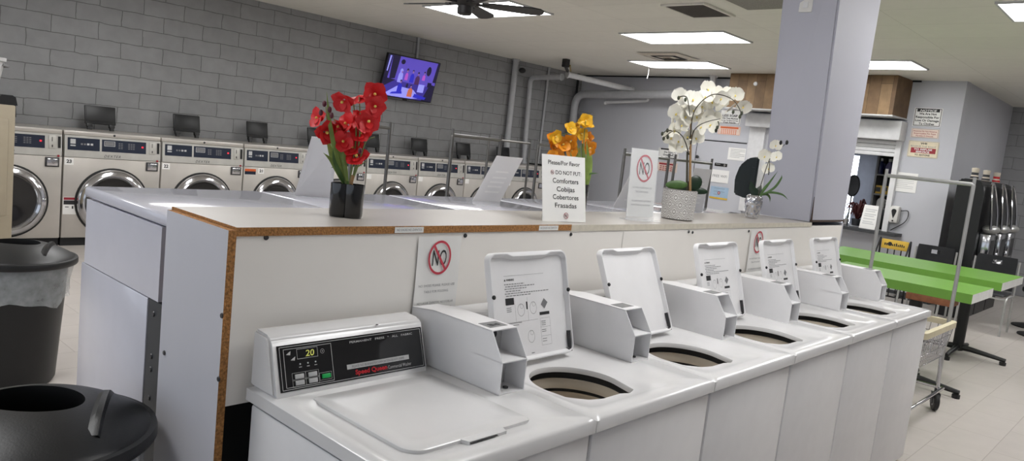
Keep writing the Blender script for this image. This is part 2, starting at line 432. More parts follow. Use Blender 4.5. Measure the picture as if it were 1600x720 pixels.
fill_lamps = [(1.2, 3.6), (1.05, -.22), (-1.8, 2.2), (4.3, -.6), (8.2, -.8), (-1.8, 5.8), (11.4, -.8), (1.6, 6.2)]  # unseen panels added to fill the room with light
for lab, (x, y) in spots + [('added out of view as fill light', e) for e in fill_lamps]:
    t = thing('ceiling_light', 'glowing rectangular ceiling light panel '+lab, 'light', (x, y, ZC), 0, 'ceiling light panels')
    put('light_frame', fme, 'light_grey', t); put('diffuser', pme, 'lamp_panel', t)
# pull cord, smoke and vents
a = atz(1015, 104, ZC)
a = atz(1014, 104, ZC); bm = NB(); tube(bm, [(a.x, a.y, ZC-.02), (a.x+.01, a.y, ZC-.12), (a.x, a.y+.01, ZC-.2)], .008, 6); tag(obj('pull_cord', bm, 'paper'), 'short white cord hanging from the ceiling light near the back wall', 'cord')
def vent(x0, x1, y0, y1, label, n, m, name='ceiling_vent'):
    t = thing(name, label, 'vent', ((x0+x1)/2, (y0+y1)/2, ZC)); w, l = (x1-x0)/2, (y1-y0)/2
    bm = NB(); box(bm, -w, w, -l, l, -.008, -.002); obj('backing', bm, 'grille_dark', t)
    bm = NB(); box(bm, -w-.03, w+.03, -l-.03, -l, -.02, -.002); box(bm, -w-.03, w+.03, l, l+.03, -.02, -.002); box(bm, -w-.03, -w, -l, l, -.02, -.002); box(bm, w, w+.03, -l, l, -.02, -.002); obj('vent_frame', bm, 'light_grey' if n < 9 else 'ceiling_tile', t)
    bm = NB()
    for i in range(n): y = -l+2*l*(i+.5)/n; box(bm, -w, w, y-.006, y+.006, -.016, -.008)
    for i in range(m): x = -w+2*w*(i+.5)/m; box(bm, x-.006, x+.006, -l, l, -.016, -.008)
    obj('grille', bm, 'grille', t)
a, b = atz(1096, 3, ZC), atz(1087, 26, ZC); c = atz(1145, 23, ZC); d = atz(1042, 7, ZC)
vent(d.x, c.x, a.y, b.y, 'dark square return-air grille in the ceiling left of the pillar', 22, 22)
a = atz(1045, 87, ZC)
t = thing('ceiling_diffuser', 'small white square air diffuser between two light panels', 'vent', (a.x, a.y, ZC))
for i, s in enumerate((.34, .24, .14)):
    bm = NB(); loops(bm, [[(q*s*1.0, w*s, -.005-.02*(2-i)*.3) for q, w in ((-1, -1), (1, -1), (1, 1), (-1, 1))], [(q*(s-.07), w*(s-.07), -.04) for q, w in ((-1, -1), (1, -1), (1, 1), (-1, 1))]]); obj('louvre', bm, 'beige' if i != 1 else 'grille_dark', t, smooth=0)
# ------------------------------------------------------------------ ceiling fan
fc = atz(727, 6, 2.72)
t = thing('ceiling_fan', 'black five-blade ceiling fan hanging in front of a light panel', 'fan', (fc.x, fc.y, 2.72))
bm = NB(); lathe(bm, [(0, -.09), (.05, -.09), (.062, -.08), (.062, -.02), (.10, 0), (.12, .03), (.12, .09), (.08, .12), (0, .12)], 24); obj('motor', bm, 'fan_black', t)
bm = NB(); rod(bm, (0, 0, .1), (0, 0, ZC-2.72-.04), .016, 10); lathe(bm, [(.07, ZC-2.72-.003), (.06, ZC-2.72-.05), (.02, ZC-2.72-.08)], 20); obj('down_rod', bm, 'fan_black', t)
tip = atz(843, 20, 2.72); a0 = math.atan2(tip.y-fc.y, tip.x-fc.x); Lb = .66
for k in range(5):
    a = a0 + 2*PI*k/5; bm = NB()
    P = [(.14, -.035), (.22, -.055), (Lb-.1, -.075), (Lb-.03, -.06), (Lb, -.02), (Lb, .02), (Lb-.03, .06), (Lb-.1, .075), (.22, .055), (.14, .035)]
    prism(bm, P, lambda x, y, d: (x, y, d-y*.2), 0, .010); box(bm, .09, .2, -.018, .018, -.006, .012)
    bmesh.ops.rotate(bm, verts=bm.verts, cent=(0, 0, 0), matrix=Matrix.Rotation(a, 3, 'Z')); obj('blade', bm, 'fan_black', t, smooth=0)

# ================================================================== FRONT ROW OF TOP-LOAD WASHERS
P = .655; TW = .93; DEP = .66
HC = (.215, .235)
hole = []
for i in range(29):
    a = math.radians(-12+204*i/28); hole.append((HC[0]+.148*math.cos(a), HC[1]+.0+.155*math.sin(a)))
hole += [(.073, .165), (.118, .118), (.165, .102), (.255, .102), (.285, .088), (.325, .102)]
recess = rrect(.035, .49, .055, .47, .05); recess_in = rrect(.05, .475, .07, .455, .045)
outer = [(.002, 0), (P-.002, 0), (P-.002, DEP), (.002, DEP)]
outin = [(.013, .009), (P-.013, .009), (P-.013, DEP-.009), (.013, DEP-.009)]
angs = sorted(set([2*PI*i/72 for i in range(72)] + [math.atan2(y-HC[1], x-HC[0]) % (2*PI) for x, y in outer]))
def lp(poly, z): return [(*raypoly(HC, a, poly), z) for a in angs]
def sc(poly, s): return [(HC[0]+(x-HC[0])*s, HC[1]+(y-HC[1])*s) for x, y in poly]
def washer_top():
    bm = NB(); loops(bm, [lp(outer, .889), lp(outer, .921), lp(outin, TW), lp(recess, TW), lp(recess_in, .922), lp(hole, .922), lp(sc(hole, .985), .916), lp(sc(hole, .985), .905), lp(sc(hole, 1.12), .903)])
    return mesh('top_panel', bm, 50)
def washer_top_closed():
    bm = NB(); V = loops(bm, [lp(outer, .889), lp(outer, .921), lp(outin, TW), lp(recess, TW), lp(recess_in, .924)]); bm.faces.new(V[-1]); return mesh('top_panel', bm, 50)
m_top, m_topc = washer_top(), washer_top_closed()
bm = NB(); box(bm, .006, P-.006, .012, DEP-.02, .03, .883, .008); bm.normal_update(); bmesh.ops.delete(bm, geom=[f for f in bm.faces if f.normal.z > .9 and f.calc_area() > .1], context='FACES'); box(bm, .03, P-.03, .05, DEP-.05, 0, .03)
m_cab = mesh('cabinet', bm)
bm = NB(); loops(bm, [lp(sc(hole, 1.07), .907), lp(sc(hole, 1.07), .884), lp(sc(hole, 1.05), .882)]); m_seal = mesh('seal_ring', bm)
bm = NB(); loops(bm, [lp(sc(hole, 1.06), .882), lp(sc(hole, 1.05), .866), lp(sc(hole, 1.03), .860), lp(sc(hole, 1.03), .848)]); m_ring = mesh('tub_ring', bm)
bm = NB(); loops(bm, [lp(sc(hole, 1.035), .848), lp(sc(hole, 1.045), .838), lp(sc(hole, 1.08), .836)]); m_seal2 = mesh('splash_gasket', bm)
bm = NB(); V = loops(bm, [lp(sc(hole, 1.06), .836), lp(sc(hole, 1.10), .80), lp(sc(hole, 1.12), .55), lp(sc(hole, .9), .5)]); bm.faces.new(V[-1])
lathe(bm, [(.06, .5), (.05, .6), (.03, .72), (0, .74)], 16, (HC[0], HC[1], 0)); m_tub = mesh('wash_tub', bm)
# coin meter (sheet-metal box with two pockets)
MX0, MX1 = .540, .644
def meter_mesh():
    bm = NB(); prof = [(.258, TW), (.66, TW), (.66, 1.092), (.56, 1.104), (.31, 1.104), (.258, 1.024)]; t = .003
    for x0, x1 in ((MX0, MX0+t), (MX1-t, MX1)): prism(bm, prof, lambda y, z, d: (d, y, z), x0, x1)
    prism(bm, [(.66, 1.089), (.66, 1.092), (.56, 1.104), (.31, 1.104), (.31, 1.101), (.56, 1.101)], lambda y, z, d: (d, y, z), MX0, MX1)
    box(bm, MX0, MX1, .258, .66, TW, TW+.003); box(bm, MX0, MX1, .657, .66, TW, 1.09); box(bm, MX0, MX1, .258, .37, 1.022, 1.025)
    return mesh('meter_case', bm, 20)
m_meter = meter_mesh()
bm = NB(); box(bm, MX0+.003, MX1-.003, .365, .37, 1.025, 1.101); box(bm, MX0+.003, MX1-.003, .335, .34, .933, 1.022); m_mback = mesh('pocket_back', bm, 0)
bm = NB(); box(bm, MX0+.012, MX0+.018, .34, .364, 1.04, 1.09); box(bm, MX0+.02, MX1-.03, .328, .334, .945, 1.01, .003); lathe(bm, [(.012, -.004), (.012, .004), (0, .006)], 12, (MX0+.06, .361, 1.075), 'Y'); lathe(bm, [(.008, 0), (.008, .004), (0, .005)], 10, (MX0+.06, .29, .934)); m_lock = mesh('coin_lock', bm, 30)
bm = NB(); box(bm, MX0+.018, MX1-.014, .335, .385, 1.1042, 1.1048); m_plate = mesh('number_plate', bm, 0)
# console
ca, cb = Vector((.007, .528, TW)), Vector((.007, .575, 1.068)); FV = (cb-ca).normalized(); FL = (cb-ca).length
def console_mesh():
    bm = NB(); prism(bm, [(.528, TW), (.655, TW), (.655, 1.082), (.59, 1.078), (.575, 1.068)], lambda y, z, d: (d, y, z), .007, .512)
    bmesh.ops.bevel(bm, geom=[e for e in bm.edges if e.calc_length() < .2 or min(v.co.z for v in e.verts) > 1], offset=.007, segments=3, affect='EDGES'); return mesh('console', bm, 40)
m_con = console_mesh()
FO = ca + X_*.018 + FV*.013; FW, FH = .477, FL-.028
bm = NB(); obox(bm, FO, X_, FV, X_.cross(FV), 0, FW, 0, FH, -.002, .0015); m_face = mesh('control_panel', bm, 0)
def fu(u): return u*FW
def fv(v): return v*FH
bm = NB(); frame(bm, FO, X_, FV, fu(.012), fu(.988), fv(.03), fv(.965), .0014, .0022); frame(bm, FO, X_, FV, fu(.035), fu(.335), fv(.07), fv(.91), .0013, .0022)
frame(bm, FO, X_, FV, fu(.115), fu(.245), fv(.66), fv(.88), .001, .0024); ring(bm, FO, X_, FV, fu(.275), fv(.76), .0052, .006, .0022); disc(bm, FO, X_, FV, fu(.275), fv(.76), .0012, .0022)
for u in (.13, .178, .226): disc(bm, FO, X_, FV, fu(u), fv(.55), .0022, .0022); rect(bm, FO, X_, FV, fu(u)-.004, fu(u)+.004, fv(.475), fv(.49), .0022)
for u in (.083, .165):
    for v in (.24, .10): frame(bm, FO, X_, FV, fu(u)-.004, fu(u+.068)+.003, fv(v)-.004, fv(v+.1)+.004, .0007, .0022)
frame(bm, FO, X_, FV, fu(.25)-.004, fu(.315)+.003, fv(.15)-.004, fv(.25)+.004, .0007, .0022)
write(bm, 'PERMANENT   PRESS   *   ALL   FABRIC', FO, X_, FV, fu(.46), fv(.84), .0058, fu(.464), 'L', 0.01, 0, .0022)
write(bm, 'Commercial Washer', FO, X_, FV, fu(.713), fv(.10), .0095, fu(.178), 'L', 0, 0, .0022)
m_print = mesh('print', bm, 0, False)
bm = NB()
for u, v in ((.05, .79), (.075, .66)): fpoly(bm, FO, X_, FV, [(fu(u), fv(v)), (fu(u+.025), fv(v-.02)), (fu(u+.03), fv(v+.07)), (fu(u+.012), fv(v+.03))], .0022)
m_icons = mesh('print', bm, 0, False)
bm = NB(); write(bm, 'Speed Queen', FO, X_, FV, fu(.478), fv(.105), .0125, fu(.228), 'L', .035, 0, .0023); m_brand = mesh('brand_lettering', bm, 0, False)
bm = NB(); rect(bm, FO, X_, FV, fu(.425), fu(.878), fv(.25), fv(.36), .0024); m_stick = mesh('sticker', bm, 0, False)
bm = NB(); write(bm, 'PLEASE NO BLANKETS/COMFORTERS/BULKY ITEMS', FO, X_, FV, fu(.65), fv(.275), .0065, fu(.38), 'C', 0, 0, .0028); m_sttxt = mesh('sticker_lettering', bm, 0, False)
bm = NB(); rect(bm, FO, X_, FV, fu(.12), fu(.24), fv(.675), fv(.865), .0023); m_disp = mesh('display', bm, 0, False)
bm = NB(); write(bm, '20', FO, X_, FV, fu(.168), fv(.70), .016, fu(.055), 'L', .01, .12, .0026); m_digit = mesh('digits', bm, 0, False)
m_btns = []
for u in (.09, .172):
    for v in (.24, .10): bm = NB(); obox(bm, FO, X_, FV, X_.cross(FV), fu(u), fu(u+.055), fv(v), fv(v+.1), .0015, .005, 0, .0015); m_btns.append(mesh('button', bm, 30))
bm = NB(); obox(bm, FO, X_, FV, X_.cross(FV), fu(.256), fu(.312), fv(.15), fv(.25), .0015, .006, 0, .002); m_gbtn = mesh('start_button', bm, 30)
# lids
def lid_mesh():
    bm = NB(); w, h = .385, .354                        # local: u across, v up from hinge, n outwards (inner face)
    def L3(poly, n): return [(x, y, n) for x, y in poly]
    o = rrect(0, w, 0, h, .028); o2 = rrect(.003, w-.003, .003, h-.003, .026); i1 = rrect(.0065, w-.0065, .0065, h-.0065, .024); i2 = rrect(.013, w-.013, .014, h-.017, .018)
    def notch(l, n):                                       # finger cut-out along the top edge
        return [(x, y-(.008 if (abs(x-w/2) < .09 and y > h-.03) else 0), n) for x, y in l]
    def dense(poly, k=4):
        out = []
        for i in range(len(poly)):
            a, b = poly[i], poly[(i+1) % len(poly)]; m = k if math.dist(a, b) > .05 else 1
            for j in range(m*3 if m > 1 else 1): t = j/(m*3 if m > 1 else 1); out.append((a[0]+(b[0]-a[0])*t, a[1]+(b[1]-a[1])*t))
        return out
    V = loops(bm, [L3(dense(o), -.004), L3(dense(o), .012), notch(dense(o2), .018), notch(dense(i1), .018), notch(dense(i2), .002)]); bm.faces.new(V[-1]); bm.faces.new(V[0][::-1])
    return mesh('lid', bm, 40)
m_lid = lid_mesh()
bm = NB()
for x in (.008, .377): lathe(bm, [(.007, 0), (.007, .004), (.004, .007), (0, .007)], 12, (x, .215, .017))
bm.free()
m_bumps = []
for x in (.008, .377): bm = NB(); lathe(bm, [(.007, 0), (.007, .004), (.004, .007), (0, .007)], 12, (x, .215, .017)); m_bumps.append(mesh('bumper', bm, 40))
bm = NB(); box(bm, .367, .373, .012, .075, .004, .016); box(bm, .360, .378, .004, .016, .002, .014); m_hinge = mesh('hinge', bm, 0)
def lid_label():
    bm = NB(); O = Vector((0, 0, .0022)); U, V = X_, Y_
    fpoly(bm, O, U, V, [(.075, .262), (.083, .262), (.079, .269)]); write(bm, 'WARNING', O, U, V, .086, .262, .0065, .036, 'L', .03)
    rect(bm, O, U, V, .075, .115, .185, .207); rect(bm, O, U, V, .235, .285, .140, .150)
    rect(bm, O, U, V, .172, .178, .165, .190); 
    return mesh('warning_print', bm, 0, False)
def lid_label2():
    bm = NB(); O = Vector((0, 0, .0022)); U, V = X_, Y_; rr = random.Random(3)
    rect(bm, O, U, V, .075, .27, .278, .2788)
    for i, e in enumerate((.17, .22, .18, .15, .29, .20)): 
        u = .075+.005*(i % 2)
        while u < e:
            w = rr.uniform(.005, .014); rect(bm, O, U, V, u, min(u+w, e), .250-i*.0075, .2525-i*.0075); u += w+.003
    for (u0, u1, v0, v1) in ((.125, .165, .135, .195), (.185, .225, .14, .195), (.075, .14, .06, .11), (.155, .215, .04, .11)): 
        ring(bm, O, U, V, (u0+u1)/2, (v0+v1)/2, .016, .0168, sy=1.2); ring(bm, O, U, V, (u0+u1)/2+.004, (v0+v1)/2+.012, .007, .0076)
    frame(bm, O, U, V, .235, .285, .04, .13, .0006); rect(bm, O, U, V, .235, .285, .07, .0706); rect(bm, O, U, V, .235, .285, .10, .1006)
    fpoly(bm, O, U, V, [(.245, .175), (.262, .16), (.28, .18), (.262, .195)])
    for v in (.118, .112, .106, .09, .084, .06, .052):
        rect(bm, O, U, V, .24, .262, v, v+.0018)
    for v in (.175, .169, .163): rect(bm, O, U, V, .078, .10, v, v+.0018)
    rect(bm, O, U, V, .075, .145, .125, .1268); rect(bm, O, U, V, .083, .13, .118, .1198)
    rect(bm, O, U, V, .118, .1186, .128, .205); rect(bm, O, U, V, .178, .1786, .128, .205); rect(bm, O, U, V, .075, .225, .128, .1286)
    rect(bm, O, U, V, .18, .195, .02, .0225)
    return mesh('warning_print', bm, 0, False)
m_lab, m_lab2 = lid_label(), lid_label2()
bm = NB()
o = rrect4(.09, .487, .088, .49, (.012, .012, .05, .016))
o = [(x, y-(.0 if not (.21 < x < .36 and y < .1) else 0)) for x, y in o]
i1 = rrect4(.096, .481, .094, .484, (.01, .01, .046, .013)); i2 = rrect4(.14, .437, .14, .44, (.01, .01, .03, .01))
V = loops(bm, [[(x, y, .924) for x, y in o], [(x, y, .932) for x, y in o], [(x, y, .9355) for x, y in i1], [(x, y, .9335) for x, y in i2]]); bm.faces.new(V[-1])
prism(bm, [(.235, .094), (.245, .066), (.37, .066), (.38, .094)], lambda x, y, d: (x, y, d), .924, .9335)
m_lidc = mesh('lid', bm, 40)
bm = NB(); box(bm, .245, .335, .0615, .0655, .9302, .9318); m_slit = mesh('handle_slit', bm, 0)
WL = ['nearest front-row washer, white, top lid closed, black control panel in view',
      'white top-load washer next to the closed-lid one, lid open showing a warning print',
      'white top-load washer whose open lid has a blank inside',
      'white top-load washer with open printed lid, just past the blank-lidded washer',
      'white top-load washer with open printed lid, second from the far end of the front row',
      'white top-load washer at the far end of the front row, beside the wire cart']
lean = [0, .092, .15, .10, .10, .10]
for k in range(6):
    t = thing('top_load_washer', WL[k], 'washing machine', ((k-1)*P, 0, 0), 0, 'top-load washers in the front row')
    put('cabinet', m_cab, 'enamel_matte', t); put('top_panel', m_topc if k == 0 else m_top, 'enamel', t)
    c = put('coin_meter', m_meter, 'enamel_matte', t); put('pocket_back', m_mback, 'light_grey', c); put('coin_lock', m_lock, 'steel_dark', c); pl = put('number_plate', m_plate, 'grey', c)
    c = put('console', m_con, 'enamel', t)
    put('control_panel', m_face, 'black_gloss', c); put('panel_print', m_print, 'light_grey', c); put('brand_lettering', m_brand, 'red', c)
    put('sticker', m_stick, 'light_grey', c); put('sticker_lettering', m_sttxt, 'ink_grey', c); put('display', m_disp, 'black_gloss', c); put('digits', m_digit, 'digit_green', c)
    [put('button', q, 'light_grey', c) for q in m_btns]; put('start_button', m_gbtn, 'button_green', c); put('panel_icons', m_icons, 'light_grey', c)
    if k == 0:
        l = put('lid', m_lidc, 'enamel', t); put('handle_slit', m_slit, 'seam_dark', l)
        mt = [q for q in t.children if q.name.startswith('coin_meter')][0]
        bm = NB(); write(bm, '34', Vector((MX0+.052, .352, 1.1048)), X_, Y_, 0, -.006, .018, .045, 'C', .03); txt('number_lettering', bm, 'dark_grey', mt)
        bm = NB(); lathe(bm, [(.004, 0), (.004, .001), (0, .001)], 12, (.345, .578, 1.0745)); obj('lock_hole', bm, 'seam_dark', [q for q in t.children if q.name.startswith('console')][0])
    else:
        put('seal_ring', m_seal, 'seam_dark', t); put('tub_ring', m_ring, 'beige', t); put('splash_gasket', m_seal2, 'seam_dark', t); put('wash_tub', m_tub, 'tub', t)
        l = put('lid', m_lid, 'enamel_matte', t); a = math.atan2(lean[k], .345)
        l.location = (.045, .438, .936); l.rotation_euler = (PI/2-a, 0, 0)
        [put('bumper', q, 'rubber', l) for q in m_bumps]; put('hinge', m_hinge, 'steel_dark', l)
        if k != 2: put('warning_print', m_lab, 'ink', l); put('warning_diagram', m_lab2, 'ink_grey', l)

# ================================================================== BULKHEAD between the rows
t = thing('plumbing_bulkhead', 'long white laminate bulkhead with raw chipboard edges behind the front washers', 'counter', (1.45, .88, 0))
BX0, BX1, BY0, BY1, BZ = -.70, 3.58, .68, 1.07, 1.343
def edged(bm, x0, x1, y0, y1, z0, z1, test):
    fs = box(bm, x0, x1, y0, y1, z0, z1)
    bm.normal_update()
    for f in fs: f.material_index = 1 if test(f.normal, f.calc_center_median()) else 0
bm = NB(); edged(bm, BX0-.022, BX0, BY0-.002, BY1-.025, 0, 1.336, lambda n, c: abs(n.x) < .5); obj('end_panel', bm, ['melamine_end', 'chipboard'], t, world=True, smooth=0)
bm = NB(); edged(bm, BX0+.001, .662, BY0, BY1, 1.320, BZ, lambda n, c: n.z < .5); obj('countertop', bm, ['melamine_dimmed', 'chipboard'], t, world=True, smooth=0)
bm = NB(); edged(bm, .663, 3.048, BY0+.001, BY1, 1.316, BZ-.002, lambda n, c: n.z < .5); obj('countertop', bm, ['melamine_dimmed', 'pale_edge'], t, world=True, smooth=0)
bm = NB(); box(bm, BX0+.001, BX1, BY0+.004, BY0+.02, .87, 1.319); obj('front_panel', bm, 'melamine', t, world=True, smooth=0)
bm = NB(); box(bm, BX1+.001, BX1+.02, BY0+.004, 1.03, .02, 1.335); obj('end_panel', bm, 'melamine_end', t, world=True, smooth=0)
bm = NB(); box(bm, BX0+.01, BX1-.01, .76, .80, .03, .86); obj('gap_shade', bm, 'seam_dark', t, world=True, smooth=0)  # near-black box standing in for shade below the front panel
for u, w in ((416, 371), (727, 368), (892, 366), (1076, 362), (1082, 363), (1170, 361)):
    p = aty(u, w, BY0+.003); bm = NB(); lathe(bm, [(.0075, 0), (.006, .003), (0, .003)], 12, p, 'Y'); obj('screw', bm, 'steel_dark', t, world=True)
for u, w in ((347, 493), (257, 551), (342, 592)):
    p = atx(u, w, BX0-.0225); bm = NB(); lathe(bm, [(.0075, 0), (.006, .003), (0, .003)], 12, p, 'X'); obj('screw', bm, 'steel_dark', t, world=True)
for u0, u1, lb in ((617, 662, 'NO SHOES NO ZAPATOS'), (842, 872, 'NO SHOES NO ZAPATOS')):
    a = aty(u0, 357, BY0-.001); b = aty(u1, 357, BY0-.001); bm = NB(); O = Vector((a.x, BY0-.0012, 1.322)); rect(bm, O, X_, Z_, 0, b.x-a.x, 0, .018, .0004); s = txt('edge_sticker', bm, 'paper', t, world=True)
    bm = NB(); write(bm, lb, O, X_, Z_, (b.x-a.x)/2, .006, .007, (b.x-a.x)*.86, 'C', 0, 0, .0009); txt('sticker_lettering', bm, 'ink_grey', s, world=True)

# NO-shoes paper taped on the bulkhead and its twin further along
def no_symbol(bmr, bmk, O, U, V, u, v, r, sy=1.15, lift=.001):
    ring(bmr, O, U, V, u, v, r*.86, r, lift+.0006, 40, 0, sy)
    a = math.radians(-52); dx, dy = math.cos(a)*r*.9, math.sin(a)*r*.9*sy; q = r*.075
    fpoly(bmr, O, U, V, [(u-dx-q, v-dy-q*.6), (u-dx+q, v-dy+q*.6), (u+dx+q, v+dy+q*.6), (u+dx-q, v+dy-q*.6)][::-1], lift+.0005)
    write(bmk, 'NO', O, U, V, u, v-r*.46*sy, r*.92*sy, r*1.22, 'C', .003, 0, lift)
def no_paper(name, O, U, V, w, h, label, lines, group=None, size=.0095):
    t = thing(name, label, 'sign', O+U*(w/2), 0, group)
    bm = NB(); n = 10; N = U.cross(V)
    A = [[bm.verts.new(O+U*(w*i/n)+V*(h*j/4)+N*(.0012+.0014*math.sin(i*1.3+j))) for i in range(n+1)] for j in range(5)]
    for j in range(4):
        for i in range(n): bm.faces.new((A[j][i], A[j][i+1], A[j+1][i+1], A[j+1][i]))
    p = obj('sheet', bm, 'paper', t, world=True)
    br, bk = NB(), NB(); no_symbol(br, bk, O+N*.003, U, V, w*.5, h*.76, w*.265)
    txt('prohibition_ring', br, 'sign_red', t, world=True); txt('bold_lettering', bk, 'ink', t, world=True)
    bk = NB()
    for v, s in lines: write(bk, s, O+N*.003, U, V, w*.5, h*v, size*.8, min(w*.84, len(s)*size*.62), 'C')
    txt('lettering', bk, 'ink_grey', t, world=True)
a = aty(655, 370, BY0); b = aty(722, 366, BY0)
no_paper('paper_sign', Vector((a.x, BY0+.0005, a.z-.285)), X_, Z_, b.x-a.x, .285, 'white paper NO shoes notice taped to the bulkhead behind the nearest coin box',
         [(.43, 'NO SHOES PLEASE. PLEASE USE'), (.36, 'TABLE FOR FOLDING.'), (.23, 'NO LAVAR ZAPATOS. NO DOBLAR'), (.16, 'ROPA SOBRE LAS LAVADORAS.')])
a = aty(1173, 368, BY0); b = aty(1203, 366, BY0)
no_paper('paper_sign', Vector((a.x, BY0+.0005, 1.02)), X_, Z_, .2, .285, 'white paper NO notice peeking out behind the fifth open washer lid',
         [(.43, 'NO SHOES PLEASE. PLEASE USE'), (.36, 'TABLE FOR FOLDING.'), (.23, 'NO LAVAR ZAPATOS. NO DOBLAR')])
a = aty(975, 363, BY0); b = aty(1030, 363, BY0); bm = NB(); O = Vector((a.x, BY0+.003, 1.06)); obox(bm, O, X_, Z_, -Y_, 0, b.x-a.x, 0, .25, 0, .0015)
s = tag(obj('paper_sheet', bm, 'melamine'), 'blank off-white sheet on the bulkhead face behind the blank-lidded washer', 'paper')
# ================================================================== BACK ROW of white machines
P2 = .658; BXs = -.712
bm = NB(); box(bm, .003, P2-.003, .105, .685, .05, 1.0495, .004); box(bm, .03, P2-.03, .08, .62, 0, .05); m1 = mesh('body', bm)
bm = NB(); fs = box(bm, .003, P2-.003, 0, .685, 1.053, 1.2765); bmesh.ops.bevel(bm, geom=[e for e in bm.edges if abs(e.verts[0].co.z-e.verts[1].co.z) > .1], offset=.028, segments=5, affect='EDGES'); m2 = mesh('upper_housing', bm)
bm = NB(); box(bm, .004, P2-.004, -.004, .69, 1.279, 1.318, .011, seg=3); m3 = mesh('lid_panel', bm)
bm = NB(); box(bm, .006, .03, .006, .104, 0, 1.05); box(bm, P2-.03, P2-.006, .006, .104, 0, 1.05); box(bm, .03, P2-.03, .08, .104, .1, 1.04); m4 = mesh('rear_frame', bm)
m5 = []
for z in (1.01, .88, .84, .75, .62, .5): bm = NB(); lathe(bm, [(.009, 0), (.007, .003), (0, .003)], 10, (.0055, .06, z), 'X'); m5.append(mesh('bolt', bm))
bm = NB(); lathe(bm, [(.20, 0), (.20, .03), (.16, .05), (.14, .03)], 32, (P2/2, .686, .62), 'Y'); 
for v in bm.verts: v.co.y = 2*.686-v.co.y
m6 = mesh('door_ring', bm)
bm = NB(); lathe(bm, [(.15, .02), (.1, .035), (0, .04)], 32, (P2/2, .686, .62), 'Y')
for v in bm.verts: v.co.y = 2*.686-v.co.y
m7 = mesh('door_glass', bm)
bm = NB(); box(bm, .06, P2-.06, .684, .69, 1.09, 1.24, .004); m8 = mesh('control_panel', bm)
bm = NB(); lathe(bm, [(.006, 0), (.006, .002), (0, .002)], 12, (.04, -.0045, 1.298), 'Y'); m9 = mesh('screw_hole', bm)
BL = ['white enamel washer of the rear row at its near end, side panel in full view', 'white enamel washer behind the red orchid in the rear row', 'white enamel washer under the back of a slanted notice in the rear row',
      'white enamel washer behind the DO NOT PUT sign in the rear row', 'white enamel washer behind the clear NO sign holder in the rear row', 'white enamel washer at the far end of the rear row, behind the diamond-patterned pot']
for k in range(6):
    t = thing('front_load_washer', BL[k], 'washing machine', (BXs+k*P2, 1.0765, 0), 0, 'white washers of the rear row')
    put('body', m1, 'enamel_back', t); put('upper_housing', m2, 'enamel_back', t); put('top_lid', m3, 'enamel_back', t)
    f = put('rear_frame', m4, 'dark_grey', t); [put('bolt', q, 'steel_dark', f) for q in m5 if k == 0]
    d = put('door', m6, 'chrome', t); put('door_glass', m7, 'door_glass', d); put('control_panel', m8, 'black', t); put('screw_hole', m9, 'seam_dark', t)

